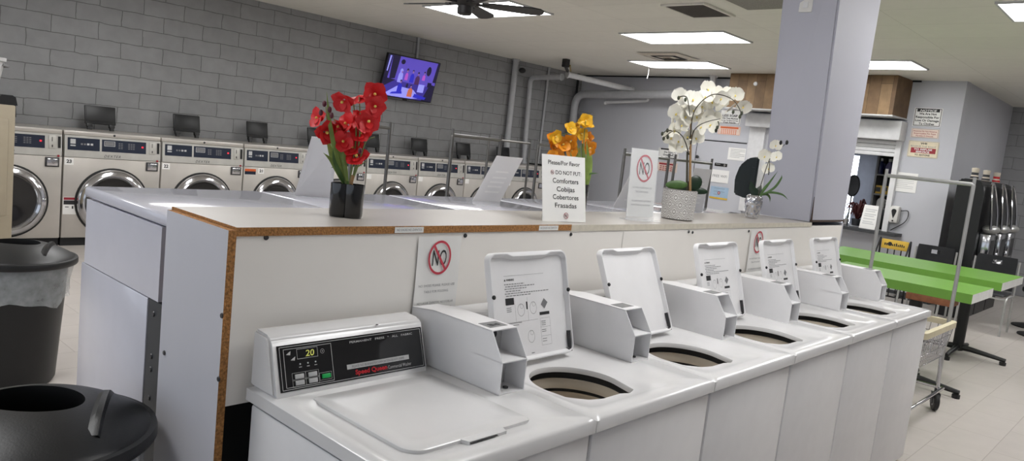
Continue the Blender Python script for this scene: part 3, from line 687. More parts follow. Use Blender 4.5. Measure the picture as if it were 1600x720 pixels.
# ================================================================== DEXTER WALL of stainless washers
YD = 7.763
XS = [-.02, .99, 2.0, 3.01, 3.93, 4.87, 5.83, 6.81, 7.8, 8.8, 9.8]
def dex():
    d = {}
    bm = NB(); box(bm, .008, .992, 0, .86, .09, .955, .006); box(bm, .008, .992, .03, .86, 1.19, 1.235, .006); box(bm, .008, .992, .05, .86, .955, 1.19); d['body'] = mesh('body', bm)
    bm = NB(); box(bm, .01, .99, .03, .84, 0, .09); d['plinth'] = mesh('plinth', bm)
    bm = NB(); prism(bm, [(.012, .96), (.05, .96), (.05, 1.187), (.03, 1.187)], lambda y, z, q: (q, y-.012, z), .012, .988); d['control_panel'] = mesh('control_panel', bm, 0)
    O = Vector((0, 0.0, .96)); V = Vector((0, .018, .227)).normalized(); N = X_.cross(V)
    d['O'], d['V'], d['N'] = O, V, N
    bm = NB(); obox(bm, O, X_, V, N, .04, .35, .075, .205, 0, .003); obox(bm, O, X_, V, N, .372, .83, .075, .205, 0, .003); d['display_plate'] = mesh('display_plate', bm, 0)
    bm = NB(); rect(bm, O, X_, V, .065, .115, .14, .19, .004); rect(bm, O, X_, V, .065, .115, .115, .128, .004)
    for u in (.225, .26): rect(bm, O, X_, V, u, u+.024, .132, .152, .004)
    frame(bm, O, X_, V, .395, .505, .135, .19, .005, .004)
    d['buttons'] = mesh('buttons', bm, 0, False)
    bm = NB()
    for u in (.165, .195): rect(bm, O, X_, V, u, u+.02, .132, .15, .004)
    for r in range(4):
        for u in (.54, .565, .64, .665, .69): rect(bm, O, X_, V, u, u+.018, .115+r*.018, .123+r*.018, .004)
    rect(bm, O, X_, V, .405, .495, .145, .18, .004); d['print'] = mesh('panel_print', bm, 0, False)
    bm = NB(); rect(bm, O, X_, V, .782, .802, .139, .156, .004); d['led'] = mesh('power_light', bm, 0, False)
    bm = NB(); obox(bm, O, X_, V, N, .865, .93, .075, .21, 0, .006, 0, .002); d['coin_slot'] = mesh('coin_slot', bm)
    bm = NB(); obox(bm, O, X_, V, N, .893, .899, .15, .195, .006, .0075); obox(bm, O, X_, V, N, .893, .902, .09, .115, .006, .0075); obox(bm, O, X_, V, N, .95, .975, .085, .205, 0, .005); d['slot'] = mesh('slot', bm, 0)
    bm = NB(); write(bm, 'DEXTER', O, X_, V, .48, .012, .028, .17, 'C', .0, .35, .002, 1.2); d['brand'] = mesh('brand_lettering', bm, 0, False)
    bm = NB(); lathe(bm, [(.012, 0), (.012, .006), (0, .008)], 12, (.955, -.001, .962), 'Y'); d['jewel'] = mesh('pilot_jewel', bm)
    bm = NB(); box(bm, .835, .965, -.012, 0, .845, .945, .004); d['coin_vault'] = mesh('coin_vault', bm)
    bm = NB(); box(bm, .85, .95, -.0145, -.012, .858, .932, .001); d['vault_face'] = mesh('vault_face', bm)
    bm = NB(); lathe(bm, [(.36, 0), (.36, .03), (.335, .06), (.30, .075), (.27, .05), (.262, .03)], 48, (.5, 0, .48), 'Y'); d['door'] = mesh('door', bm, 50)
    bm = NB(); lathe(bm, [(.378, 0), (.378, .012), (.355, .016)], 48, (.5, 0, .48), 'Y'); d['gasket'] = mesh('door_gasket', bm)
    bm = NB(); lathe(bm, [(.268, .032), (.2, .03), (.1, .02), (0, .018)], 40, (.5, 0, .48), 'Y'); d['glass'] = mesh('door_glass', bm, 60)
    bm = NB(); box(bm, .8, .84, -.075, -.03, .44, .52, .008); d['handle'] = mesh('door_handle', bm)
    bm = NB(); m = Matrix.Translation((.57, .68, 1.30)) @ Matrix.Rotation(-.22, 4, 'X'); box(bm, -.165, .165, -.012, .012, 0, .215, .008, 0, m); 
    box(bm, -.15, .15, -.016, -.012, .03, .2, .003, 0, m); d['soap_lid'] = mesh('soap_lid', bm)
    bm = NB(); m = Matrix.Translation((.57, .68, 1.30)) @ Matrix.Rotation(-.22, 4, 'X')
    d['lid_hinge'] = []; bm.free()
    for x in (-.12, .12): bm = NB(); box(bm, x-.03, x+.03, -.02, .02, -.035, .004, .004, 0, m); box(bm, x-.02, x+.02, -.02, .02, -.068, -.03, 0, 0, m); d['lid_hinge'].append(mesh('lid_hinge', bm))
    bm = NB(); lathe(bm, [(.012, 0), (.012, .004), (0, .005)], 12, (.5, .029, 1.213), 'Y'); d['key_lock'] = mesh('key_lock', bm)
    return d
dx = dex()
DL = ['stainless front-load washer half hidden by the cream cabinet', 'stainless front-load washer numbered 23 along the block wall', 'stainless front-load washer numbered 22 along the block wall',
      'stainless front-load washer with orange sticker, numbered 21', 'stainless front-load washer along the block wall behind the red orchid', 'stainless front-load washer right of the red orchid, below the television',
      'stainless front-load washer second to the right of the red orchid, behind a chrome rack post', 'stainless front-load washer behind the leaning white sign', 'stainless front-load washer behind the DO NOT PUT sign',
      'stainless front-load washer just right of the yellow orchid', 'stainless front-load washer nearest the back wall']
NUM = {1: '23', 2: '22', 3: '21'}
for k in range(10):
    t = thing('stainless_washer', DL[k] if k < 9 else DL[9], 'washing machine', (XS[k], YD, 0), 0, 'stainless washers along the block wall'); t.scale = (XS[k+1]-XS[k], 1, 1)
    put('body', dx['body'], 'steel', t); put('plinth', dx['plinth'], 'seam_dark', t)
    c = put('control_panel', dx['control_panel'], 'panel_light', t); put('display_plate', dx['display_plate'], 'navy', c); put('buttons', dx['buttons'], 'light_grey', c); put('panel_print', dx['print'], 'ink_grey', c)
    put('power_light', dx['led'], 'led_red', c); put('coin_slot', dx['coin_slot'], 'panel_light', c); put('slot', dx['slot'], 'black', c); put('brand_lettering', dx['brand'], 'ink', c); put('pilot_jewel', dx['jewel'], 'dark_red', c)
    c = put('coin_vault', dx['coin_vault'], 'steel_dark', t); put('vault_face', dx['vault_face'], 'chrome', c)
    c = put('door', dx['door'], 'chrome', t); put('door_gasket', dx['gasket'], 'black', c); put('door_glass', dx['glass'], 'door_glass', c); put('door_handle', dx['handle'], 'chrome', c)
    if k < 9: c = put('soap_lid', dx['soap_lid'], 'black_plastic', t); [put('lid_hinge', q, 'black', c) for q in dx['lid_hinge']]
    else:
        bm = NB(); box(bm, .35, .8, .4, .75, 1.236, 1.262, .01); obj('soap_lid', bm, 'black_plastic', t, 'black flap lying closed')
    put('key_lock', dx['key_lock'], 'steel_dark', t)
    s = 1/t.scale.x
    if k >= 1:
        bm = NB(); uu = .015 if k != 3 else .215; box(bm, uu, uu+.085, -.002, 0, .875, .945); n = obj('number_sticker', bm, 'paper', t, smooth=0)
        if k in NUM:
            bm = NB(); write(bm, NUM[k], Vector((uu+.042, -.0022, .895)), X_, Z_, 0, 0, .034, .05, 'C', .04); txt('number_lettering', bm, 'ink', n)
    if k in (1,):
        bm = NB(); box(bm, .015, .15, -.002, 0, .345, .53); n = obj('caution_sticker', bm, 'paper', t, smooth=0)
        bm = NB(); rect(bm, Vector((.015, -.0022, .345)), X_, Z_, .005, .13, .155, .182); obj('caution_band', bm, 'dark_red', n, smooth=0)
        bm = NB(); O = Vector((.015, -.0022, .345)); rect(bm, O, X_, Z_, .005, .13, .105, .15); rect(bm, O, X_, Z_, .02, .055, .075, .083); rect(bm, O, X_, Z_, .085, .1, .06, .09); txt('caution_print', bm, 'ink', n)
    if k in (3, 9):
        u0 = .02 if k == 3 else .1
        bm = NB(); box(bm, u0, u0+.16, -.002, 0, .86, .93); n = obj('caution_sticker', bm, 'navy', t, smooth=0)
        bm = NB(); rect(bm, Vector((u0, -.0022, .86)), X_, Z_, 0, .16, .04, .07); txt('caution_band', bm, 'orange' if k == 3 else 'dark_red', n)

# ================================================================== SIGNS standing on the counter and the machine tops
def slab_sign(O, U, V, w, h, thick=.003, m='paper', parent=None, name='sheet'):
    bm = NB(); obox(bm, O, U, V, U.cross(V), 0, w, 0, h, -thick, 0); return obj(name, bm, m, parent, world=True, smooth=0)
# DO NOT PUT sign, leaning back
p0, p1 = atz(848, 345, 1.343), atz(915, 347.5, 1.343)
U = (p1-p0); U.z = 0; wS = U.length; U.normalize(); back = Vector((-U.y, U.x, 0)); V = (Z_*math.cos(.2)+back*math.sin(.2)).normalized(); hS = .262
t = thing('tabletop_sign', 'white card sign reading DO NOT PUT Comforters in front of the yellow orchid', 'sign', (p0+p1)/2)
O = Vector(p0); slab_sign(O, U, V, wS, hS, .003, 'paper', t)
bm = NB()
for v, s, h, w in ((.855, 'Please/Por Favor', .0165, .74), (.58, 'Comforters', .019, .60), (.455, 'Cobijas', .019, .42), (.335, 'Cobertores', .019, .60), (.21, 'Frasadas', .019, .50)):
    write(bm, s, O, U, V, wS*(.5 if v > .8 else .53), hS*v, h, wS*w, 'C', .006)
txt('lettering', bm, 'ink', t, world=True)
bm = NB(); write(bm, 'DO NOT PUT:', O, U, V, wS*.6, hS*.71, .0155, wS*.60, 'C', .005); txt('small_lettering', bm, 'dark_grey', t, world=True)
br, bk = NB(), NB()
for u, v, r in ((.22, .735, .0085), (.53, .09, .012)): no_symbol(br, bk, O, U, V, wS*u, hS*v, r, 1)
txt('prohibition_ring', br, 'dark_red', t, world=True); txt('bold_lettering', bk, 'ink', t, world=True)
q = [bmesh.new()][0]; obox(q, O, U, V, U.cross(V), wS*.02, wS*.98, 0, hS*.1, -.012, -.004); obj('foot_strut', q, 'acrylic', t, world=True, smooth=0)
# NO sign in clear holder
p0, p1 = atz(978, 343, 1.343), atz(1019, 345, 1.343); U = (p1-p0); U.z = 0; wS = U.length; U.normalize(); back = Vector((-U.y, U.x, 0)); V = (Z_*math.cos(.06)+back*math.sin(.06)).normalized(); hS = .305
t = thing('sign_holder', 'clear upright holder with a red-circled NO sign, left of the white orchid', 'sign', (p0+p1)/2)
O = Vector(p0)+Z_*.016; slab_sign(O, U, V, wS, hS, .003, 'paper', t)
bm = NB(); obox(bm, O-Z_*.016, U, V, U.cross(V), -.004, wS+.004, 0, hS+.018, .0012, .0032); obox(bm, O-Z_*.016, U, -back, Z_, -.004, wS+.004, -.04, .05, 0, .003); obj('clear_holder', bm, 'acrylic', t, world=True, smooth=0)
br, bk = NB(), NB(); no_symbol(br, bk, O, U, V, wS*.52, hS*.72, wS*.30, 1.3); txt('prohibition_ring', br, 'sign_red', t, world=True); txt('bold_lettering', bk, 'ink', t, world=True)
bm = NB()
for v, s in ((.42, 'NO SHOES PLEASE. PLEASE USE'), (.36, 'TABLE FOR FOLDING.'), (.225, 'NO LAVAR ZAPATOS. NO DOBLAR'), (.165, 'ROPA SOBRE LAS LAVADORAS.')): write(bm, s, O, U, V, wS*.5, hS*v, .007, wS*.72 if len(s) > 20 else wS*.5, 'C')
txt('lettering', bm, 'ink_grey', t, world=True)
# backs of slanted signs on the rear machines (they face the other aisle)
def back_sign(b0, b1, t0, t1, label, dy=-.12, holder=False):
    A, Bv = atz(*b0, 1.319), atz(*b1, 1.319); Tt, T2 = aty(*t0, A.y+dy), aty(*t1, Bv.y+dy)
    t = thing('slanted_sign', label, 'sign', (A+Bv)/2, 0, 'slanted signs on the rear washers')
    n = (Bv-A).cross(Tt-A).normalized()*.0025
    bm = NB(); vs = [bm.verts.new(q) for q in (A, Bv, T2, Tt)]+[bm.verts.new(q+n) for q in (A, Bv, T2, Tt)]
    quadset(bm, vs, [(0, 1, 2, 3), (7, 6, 5, 4), (0, 4, 5, 1), (1, 5, 6, 2), (2, 6, 7, 3), (3, 7, 4, 0)]); obj('sheet', bm, 'paper_shade', t, world=True, smooth=0)
    bm = NB(); Um = (Bv-A).normalized(); Vm = (Tt-A).normalized(); nn = n.normalized(); s = -1 if nn.y > 0 else 1
    for v in (.2, .32, .42, .52, .65):
        q = [A+(Bv-A)*a+(Tt-A)*b+(nn*s*.0006 if s < 0 else nn*.0031) for a, b in ((.25, v), (.75, v), (.75, v+.035), (.25, v+.035))]
        bm.faces.new([bm.verts.new(x) for x in q])
    txt('show_through_print', bm, 'paper', t, world=True)
    bm = NB(); d = Vector((0, .05, 0)); vs = [bm.verts.new(q) for q in (A, Bv, Bv+d, A+d)]+[bm.verts.new(q+Z_*.003) for q in (A, Bv, Bv+d, A+d)]
    quadset(bm, vs, [(0, 1, 2, 3), (7, 6, 5, 4), (0, 4, 5, 1), (1, 5, 6, 2), (2, 6, 7, 3), (3, 7, 4, 0)]); obj('clear_foot', bm, 'acrylic', t, world=True, smooth=0)
    return t
back_sign((460, 304), (517, 308.5), (487, 213), (530, 217), 'back of a large slanted white sign behind the red orchid')
back_sign((738, 313), (781, 315), (776, 243), (817, 247), 'back of a slanted white sign between the red orchid and the DO NOT PUT sign')
back_sign((957, 324), (1000, 326), (990, 262), (1028, 264), 'back of a slanted white sign hidden behind the clear NO sign holder')
back_sign((1070, 329), (1096, 331), (1085, 262), (1112, 265), 'back of a slanted white sign just right of the diamond-patterned pot')

# ================================================================== ORCHIDS
def petal(bm, ang, L, W, lift, mi=0, curl=.25):
    n, m = 5, 2; rows = []
    for i in range(n+1):
        s = i/n; w = W*math.sin(PI*min(1, (.12+.88*s)))**.7*(1 if s < .95 else .4); r = L*(.06+.94*s)
        row = []
        for j in range(-m, m+1):
            x = r; y = w*j/m; z = lift*s*L + curl*L*(-(s-.5)**2)+.12*abs(j/m)*W
            row.append(bm.verts.new((x*math.cos(ang)-y*math.sin(ang), x*math.sin(ang)+y*math.cos(ang), z)))
        rows.append(row)
    for a, b in zip(rows, rows[1:]):
        for j in range(2*m): bm.faces.new((a[j], a[j+1], b[j+1], b[j])).material_index = mi
def bloom_mesh(kind):
    bm = NB()
    if kind == 'moth':
        for a, L, W in ((90, 1, .5), (215, 1, .46), (325, 1, .46)): petal(bm, math.radians(a), L, W, .1)
        for a in (15, 165): petal(bm, math.radians(a), 1.12, .85, .18)
        ell(bm, (0, -.1, .16), (.1, .16, .1), 8, 6, 1)
    else:
        for a, L, W, lf in ((90, 1, .56, .35), (165, 1.05, .5, .1), (232, .95, .56, .5), (308, .95, .56, .5), (15, 1.05, .5, .1)): petal(bm, math.radians(a), L, W, lf, 0, .5)
        petal(bm, math.radians(-90), .6, .3, .75, 0, .2); ell(bm, (0, 0, .22), (.12, .12, .14), 8, 6, 1)
    return mesh('blossom', bm, 80, False)
def leaf_blade(bm, pts, w, fold=.25, tip=.05):
    pts = [Vector(p) for p in pts]; k = len(pts); rows = []
    vd = (pts[-1]-CP).normalized()
    for i, p in enumerate(pts):
        s = i/(k-1); tg = (pts[min(i+1, k-1)]-pts[max(i-1, 0)]).normalized(); sd = tg.cross(vd).normalized(); up = sd.cross(tg)
        ww = w*max(tip, math.sin(PI*(.18+.82*s)))
        rows.append([bm.verts.new(p-sd*ww+up*ww*fold), bm.verts.new(p), bm.verts.new(p+sd*ww+up*ww*fold)])
    for a, b in zip(rows, rows[1:]):
        for j in range(2): bm.faces.new((a[j], a[j+1], b[j+1], b[j]))
def curve3(P, k=6):
    P = [Vector(p) for p in P]; Q = [P[0]*2-P[1]]+P+[P[-1]*2-P[-2]]; out = []
    for i in range(1, len(Q)-2):
        for j in range(k):
            t = j/k; a, b, c, d = Q[i-1:i+3]
            out.append(.5*((2*b)+(c-a)*t+(2*a-5*b+4*c-d)*t*t+(3*b-a-3*c+d)*t**3))
    return out+[P[-1]]
class Plant:
    def __init__(s, name, label, base, cx, cy, k, seed):
        s.t = thing(name, label, 'plant', base); s.base = Vector(base); s.cx, s.cy, s.k = cx, cy, k; s.r = random.Random(seed)
    def p(s, x, y, dep=0): return atp(s.cx+x/s.k, s.cy+y/s.k, s.base, dep)
    def L(s, pts, dep=None): return [s.p(x, y, (dep[i] if dep else 0)) for i, (x, y) in enumerate(pts)]
    def blooms(s, me, mats, pts, rad, spread=.05, tilt=.7):
        for x, y in pts:
            d = s.r.uniform(-spread, spread); c = s.p(x, y, d); R = rad*s.r.uniform(.88, 1.12)
            o = put('blossom', me, mats, s.t); zd = (CP-c).normalized()
            zd = (zd+Vector((s.r.uniform(-tilt, tilt), s.r.uniform(-tilt, tilt), s.r.uniform(-tilt*.6, tilt*.6)))).normalized()
            q = zd.to_track_quat('Z', 'Y'); o.rotation_mode = 'QUATERNION'; o.rotation_quaternion = q @ Matrix.Rotation(s.r.uniform(-.6, .6), 3, 'Z').to_quaternion()
            o.scale = (R, R, R); o.location = c-s.base
    def buds(s, pts, rad, m):
        for x, y in pts:
            bm = NB(); c = s.p(x, y, s.r.uniform(-.10, -.06)); ell(bm, c, (rad, rad, rad*1.5), 8, 6); obj('bud', bm, m, s.t, world=True)
    def stems(s, lists, r, m, name='stem', n=6, dep=0):
        for pts in lists:
            bm = NB(); tube(bm, curve3(s.L(pts, [dep*min(1, i) for i in range(len(pts))])), r, n, taper=.6); obj(name, bm, m, s.t, world=True)
    def blades(s, lists, w, m, name='leaf', bow=.02, **kw):
        for pts in lists:
            bm = NB(); d0 = s.r.uniform(-bow, bow); leaf_blade(bm, curve3(s.L(pts, [d0*i for i in range(len(pts))])), w, **kw); obj(name, bm, m, s.t, world=True, recalc=False, smooth=60)
m_cym, m_moth = bloom_mesh('cym'), bloom_mesh('moth')
m_cym2 = m_cym.copy(); m_cym3 = m_cym.copy()
# --- red
b = atz(540, 339, 1.343); b.z = 1.343
pl = Plant('potted_orchid', 'red artificial orchid in a black double-cylinder pot', b, 480, 130, 3.27, 1)
bm = NB()
for dx_, r in ((-.021, .033), (.019, .033)):
    cpos = b+_r0*dx_
    lathe(bm, [(r*.9, 0), (r*.98, .01), (r, .105), (r*.93, .105), (r*.9, .02), (0, .02)], 28, cpos)
obj('pot', bm, 'black_gloss', pl.t, world=True, smooth=50)
pl.blades([[(195, 505), (150, 380), (115, 200), (100, 45)], [(190, 505), (165, 360), (150, 250), (135, 170)], [(190, 505), (140, 420), (110, 310), (95, 230)], [(185, 510), (150, 440), (120, 390), (82, 355)], [(195, 505), (185, 420), (170, 340), (165, 260)], [(205, 500), (190, 400), (185, 320), (190, 250)]], .0075, 'leaf_light')
pl.blades([[(185, 512), (178, 470), (160, 430), (122, 430)], [(205, 540), (200, 505), (188, 480), (180, 470)], [(190, 510), (170, 470), (140, 400), (130, 330)]], .007, 'leaf')
pl.stems([[(215, 525), (222, 470), (235, 400), (250, 260), (240, 130), (230, 90)], [(220, 525), (240, 450), (265, 300), (270, 170), (265, 70)], [(200, 520), (160, 380), (110, 240), (95, 120)], [(222, 520), (260, 420), (300, 300), (345, 275)], [(222, 520), (245, 440), (268, 420), (300, 400)]], .003, 'stem_green')
bm = NB(); tube(bm, pl.L([(220, 530), (226, 500), (235, 470)]), .006, 8); obj('stem', bm, 'bamboo', pl.t, world=True)
pl.blooms(m_cym, ['petal_red', 'pollen'], [(185, 88), (265, 68), (345, 55), (345, 115), (58, 178), (92, 250), (205, 210), (268, 195), (312, 195), (275, 258), (185, 298), (235, 330), (255, 375), (165, 212)], .037, .035, 1.0)
pl.buds([(88, 105), (115, 135), (125, 165), (70, 150), (270, 345)], .0065, 'bud_purple')
# --- yellow
b = atz(902, 330, 1.343); b.z = 1.343
pl = Plant('potted_orchid', 'yellow and orange artificial orchid behind the DO NOT PUT sign', b, 820, 170, 4.0, 2)
bm = NB(); lathe(bm, [(.036, 0), (.04, .01), (.042, .13), (.037, .13), (.035, .1), (0, .1)], 24, b); obj('pot', bm, 'black_gloss', pl.t, world=True, smooth=50)
pl.blades([[(355, 545), (350, 400), (320, 280), (325, 200)], [(360, 545), (370, 380), (365, 260), (360, 180)], [(362, 545), (390, 400), (395, 300), (385, 200)], [(358, 540), (335, 420), (300, 340), (285, 270)], [(365, 545), (400, 420), (412, 320), (405, 240)], [(362, 545), (345, 380), (340, 290), (350, 220)]], .0105, 'leaf_light')
pl.blades([[(365, 500), (372, 430), (410, 405), (463, 403)], [(352, 520), (330, 400), (300, 330), (275, 300)]], .0065, 'leaf')
pl.stems([[(355, 550), (345, 400), (335, 260), (300, 160), (240, 160), (190, 190)], [(360, 550), (365, 350), (370, 180), (380, 80)]], .003, 'stem_green')
pl.blooms(m_cym2, ['petal_orange', 'pollen'], [(180, 185), (180, 240), (170, 295), (205, 290), (235, 225), (290, 200), (295, 260), (415, 245), (400, 190)], .037, .03, .9)
pl.blooms(m_cym3, ['petal_yellow', 'pollen'], [(285, 125), (320, 115), (380, 75), (390, 105), (355, 155), (190, 170)], .037, .03, .9)
# --- white, diamond pot
b = atz(1071, 344, 1.343); b = Vector((b.x, b.y+.05, 1.343))
pl = Plant('potted_orchid', 'tall white moth orchid on stakes in a grey diamond-patterned pot', b, 1030, 120, 3.132, 3)
bm = NB(); lathe(bm, [(.074, 0), (.079, .006), (.084, .145), (.078, .147), (.076, .12), (0, .12)], 40, b); pot = obj('pot', bm, 'ceramic_grey', pl.t, world=True, smooth=50)
bm = NB(); NA, NZ = 240, 60; z0_, z1_ = .004, .142
def dia(f, z):
    """concentric diamonds: f = turn fraction, z = height -> 1 white, 0 grey"""
    u, v = f*10, (z-z0_)/.069
    def d(u, v): return abs(u-math.floor(u)-.5)*2+abs(v-math.floor(v)-.5)*2
    q = min(d(u, v), d(u+.5, v+.5)); return 1 if (.80 < q or .46 < q < .66 or q < .26) and not .94 < q else 0
V = [[bm.verts.new(b+Vector((math.cos(2*PI*j/NA), math.sin(2*PI*j/NA), 0))*(.0798+(z-.006)/.139*.0047)+Vector((0, 0, z))) for j in range(NA)] for z in [z0_+(z1_-z0_)*i/NZ for i in range(NZ+1)]]
for i in range(NZ):
    for j in range(NA): bm.faces.new((V[i][j], V[i][(j+1) % NA], V[i+1][(j+1) % NA], V[i+1][j])).material_index = dia((j+.5)/NA, z0_+(z1_-z0_)*(i+.5)/NZ)
obj('diamond_pattern', bm, ['ceramic_grey', 'ceramic_white'], pot, world=True, smooth=60)
pl.stems([[(135, 590), (137, 400), (140, 205)]], .006, 'stem_dark', 'stake'); pl.stems([[(150, 590), (152, 400), (156, 185)]], .0075, 'bamboo', 'stake')
bm = NB()
for x, y in ((150, 188), (138, 265), (155, 310), (138, 360)): ell(bm, pl.p(x, y, -.01), (.012, .012, .006), 8, 6)
obj('stake_clip', bm, 'petal_white', pl.t, world=True)
pl.stems([[(152, 300), (165, 190), (200, 128), (258, 88), (310, 90), (360, 112), (388, 148), (405, 190)], [(155, 330), (168, 268), (200, 235), (250, 215), (300, 205)], [(145, 380), (130, 325), (108, 285), (70, 265), (20, 300)], [(285, 210), (292, 235), (282, 262)], [(85, 100), (125, 95), (140, 115), (150, 190)], [(70, 265), (40, 262), (15, 278)]], .003, 'stem_dark', dep=-.085)
pl.blooms(m_moth, ['petal_white', 'pollen'], [(105, 98), (165, 112), (140, 150), (235, 62), (285, 82), (262, 122), (340, 85), (372, 88), (318, 135), (350, 160), (412, 145), (88, 180), (125, 195), (72, 235), (108, 235), (212, 145), (185, 195), (232, 195), (200, 245), (255, 235), (178, 300), (98, 312), (58, 298), (70, 262), (110, 335), (85, 345), (270, 205), (165, 165), (225, 100), (300, 105), (135, 290), (105, 160)], .042, .06, .9)
pl.buds([(95, 103), (128, 112), (40, 262), (42, 295), (15, 278), (22, 302), (395, 195), (404, 178), (362, 172), (284, 248), (278, 262)], .007, 'bud_green')
for x, y, rx, ry, a, m in ((85, 528, .055, .022, 0, 'leaf'), (175, 520, .040, .034, .9, 'leaf_dark'), (100, 552, .06, .018, .1, 'leaf_dark'), (185, 556, .055, .018, -.15, 'leaf_dark'), (140, 548, .05, .02, 0, 'leaf_dark')):
    bm = NB(); c = pl.p(x, y, pl.r.uniform(-.03, .02)); vd = Matrix((R_, (CP-c).normalized(), -D_)).transposed(); ell(bm, c, (rx, .006, ry), 14, 8, 0, vd @ Matrix.Rotation(-a, 3, 'Y')); obj('leaf', bm, m, pl.t, world=True)
# --- small white, silver vase
b = atz(1179, 341, 1.343); b = Vector((b.x, b.y+.02, 1.343))
pl = Plant('potted_orchid', 'small white orchid sprig in a hammered silver vase beside the pillar', b, 1030, 120, 3.132, 4)
bm = NB(); prof = [(.034, 0), (.038, .008), (.042, .03), (.05, .075), (.052, .1), (.046, .125), (.036, .135), (.033, .13), (0, .11)]
pf = []
for (r0, z0q), (r1, z1q) in zip(prof, prof[1:]):
    for q in range(4): pf.append((r0+(r1-r0)*q/4, z0q+(z1q-z0q)*q/4))
lathe(bm, pf+[prof[-1]], 72, b)
for v in bm.verts:
    d = v.co-b; a = math.atan2(d.y, d.x); z = d.z
    if .01 < z < .125: f = 1-.13*abs(math.sin(a*4.5+(int(z/.022) % 2)*PI/2))*abs(math.sin(z/.022*PI)); v.co.x = b.x+d.x*f; v.co.y = b.y+d.y*f
obj('vase', bm, 'chrome', pl.t, world=True, smooth=60)
pl.stems([[(480, 590), (500, 520), (540, 405), (570, 370), (622, 325)], [(535, 480), (540, 430), (538, 405)]], .0026, 'stem_dark')
pl.blooms(m_moth, ['petal_white', 'pollen'], [(570, 335), (515, 388), (575, 392), (535, 450)], .038, .03, .5)
pl.buds([(595, 322), (625, 321)], .009, 'seam_dark')
pl.blades([[(470, 590), (455, 545), (448, 510)], [(485, 590), (488, 555), (500, 530)], [(480, 590), (470, 560), (450, 525)]], .018, 'leaf_dark')
pl.blades([[(485, 590), (530, 530), (580, 462)], [(488, 585), (560, 545), (595, 500), (600, 480)], [(488, 580), (540, 565), (600, 575), (632, 602)], [(490, 580), (525, 575), (540, 590), (542, 615)], [(485, 590), (510, 550), (540, 510)]], .007, 'leaf')

# ================================================================== TRASH CANS
def trash(loc, h, R, label, rz):
    t = thing('trash_can', label, 'trash can', loc, rz, 'black trash cans')
    bm = NB(); lathe(bm, [(0, .0), (R*.70, 0), (R*.74, .02), (R*.9, h-.04), (R*.95, h-.03), (R*.95, h), (R*.9, h), (R*.72, .03), (0, .03)], 40); obj('bin', bm, 'black_plastic', t)
    bm = NB(); n = 48; L = []
    for i, (r, z) in enumerate(((R*.955, h-.008), (R*.97, h-.05), (R*.94, h-.12), (R*.925, h-.19), (R*.915, h-.235))):
        L.append([((r+.006*math.sin(j*1.7+i*2)*(i > 0)+.004*math.sin(j*.6+i))*math.cos(2*PI*j/n), (r+.006*math.sin(j*1.7+i*2)*(i > 0)+.004*math.sin(j*.6+i))*math.sin(2*PI*j/n), z+(.018*math.sin(j*.5)+.008*math.sin(j*1.3) if i == 4 else 0)) for j in range(n)])
    loops(bm, L); obj('bin_liner', bm, 'liner', t, 'translucent plastic bag folded over the rim', smooth=80)
    # lid: shallow dome with a real oval opening in its back half, two wedge ribs
    hc = (-.005, .01); hp = [(hc[0]+.128*math.cos(2*PI*j/64), hc[1]+.098*math.sin(2*PI*j/64)) for j in range(64)]
    circ = [(R*.99*math.cos(2*PI*j/96), R*.99*math.sin(2*PI*j/96)) for j in range(96)]
    def dome(x, y): r = min(1, math.hypot(x, y)/(R*.99)); return h+.008+.078*(1-r**2.4)
    L = []
    for i in range(13):
        q = i/12; l = []
        for j in range(72):
            a = 2*PI*j/72; H, O = raypoly(hc, a, hp), raypoly(hc, a, circ); x, y = H[0]+(O[0]-H[0])*q, H[1]+(O[1]-H[1])*q; l.append((x, y, dome(x, y)))
        L.append(l)
    bz = h+.008
    for r, z in ((1.0, -.004), (1.05, -.006), (1.06, -.014), (1.06, -.034), (1.045, -.04)): L.append([(p[0]/.99*r, p[1]/.99*r, bz+z) for p in L[12]])
    L.insert(0, [(x, y, z-.014) for x, y, z in L[0]])
    bm = NB(); loops(bm, L); lid = obj('lid', bm, 'black_plastic', t, smooth=40)
    for (x0, y0), (x1, y1) in (((.095, .205), (.215, -.085)), ((-.06, -.105), (.0, -.235))):
        bm = NB(); rows = []
        for i in range(9):
            q = i/8; x, y = x0+(x1-x0)*q, y0+(y1-y0)*q; z = dome(x, y); k = .016*min(1, 4*q, 6*(1-q)+.15); d = Vector((y1-y0, x0-x1, 0)).normalized()*.012
            rows.append([bm.verts.new((x-d.x, y-d.y, z-.004)), bm.verts.new((x-d.x*.6, y-d.y*.6, z+k)), bm.verts.new((x+d.x*.6, y+d.y*.6, z+k)), bm.verts.new((x+d.x*2.6, y+d.y*2.6, z-.003))])
        for A1, B1 in zip(rows, rows[1:]):
            for j in range(3): bm.faces.new((A1[j], A1[j+1], B1[j+1], B1[j]))
        obj('rib', bm, 'black_plastic', lid)
    bm = NB(); loops(bm, [[(x, y, dome(x, y)-.002) for x, y in hp], [(hc[0]+(x-hc[0])*.99, hc[1]+(y-hc[1])*.99, dome(x, y)-.03) for x, y in hp], [(hc[0]+(x-hc[0])*1.1, hc[1]+(y-hc[1])*1.1, h-.03) for x, y in hp]]); obj('opening_rim', bm, 'black', lid)
    return t
trash((-1.040, 1.050, 0), .755, .285, 'black round trash can with oval lid opening in the lower left corner, nearest the lens', -YAW)
trash((-.44, 3.66, 0), .71, .29, 'black round trash can with clear bag showing, further back below the cream cabinet', -YAW)

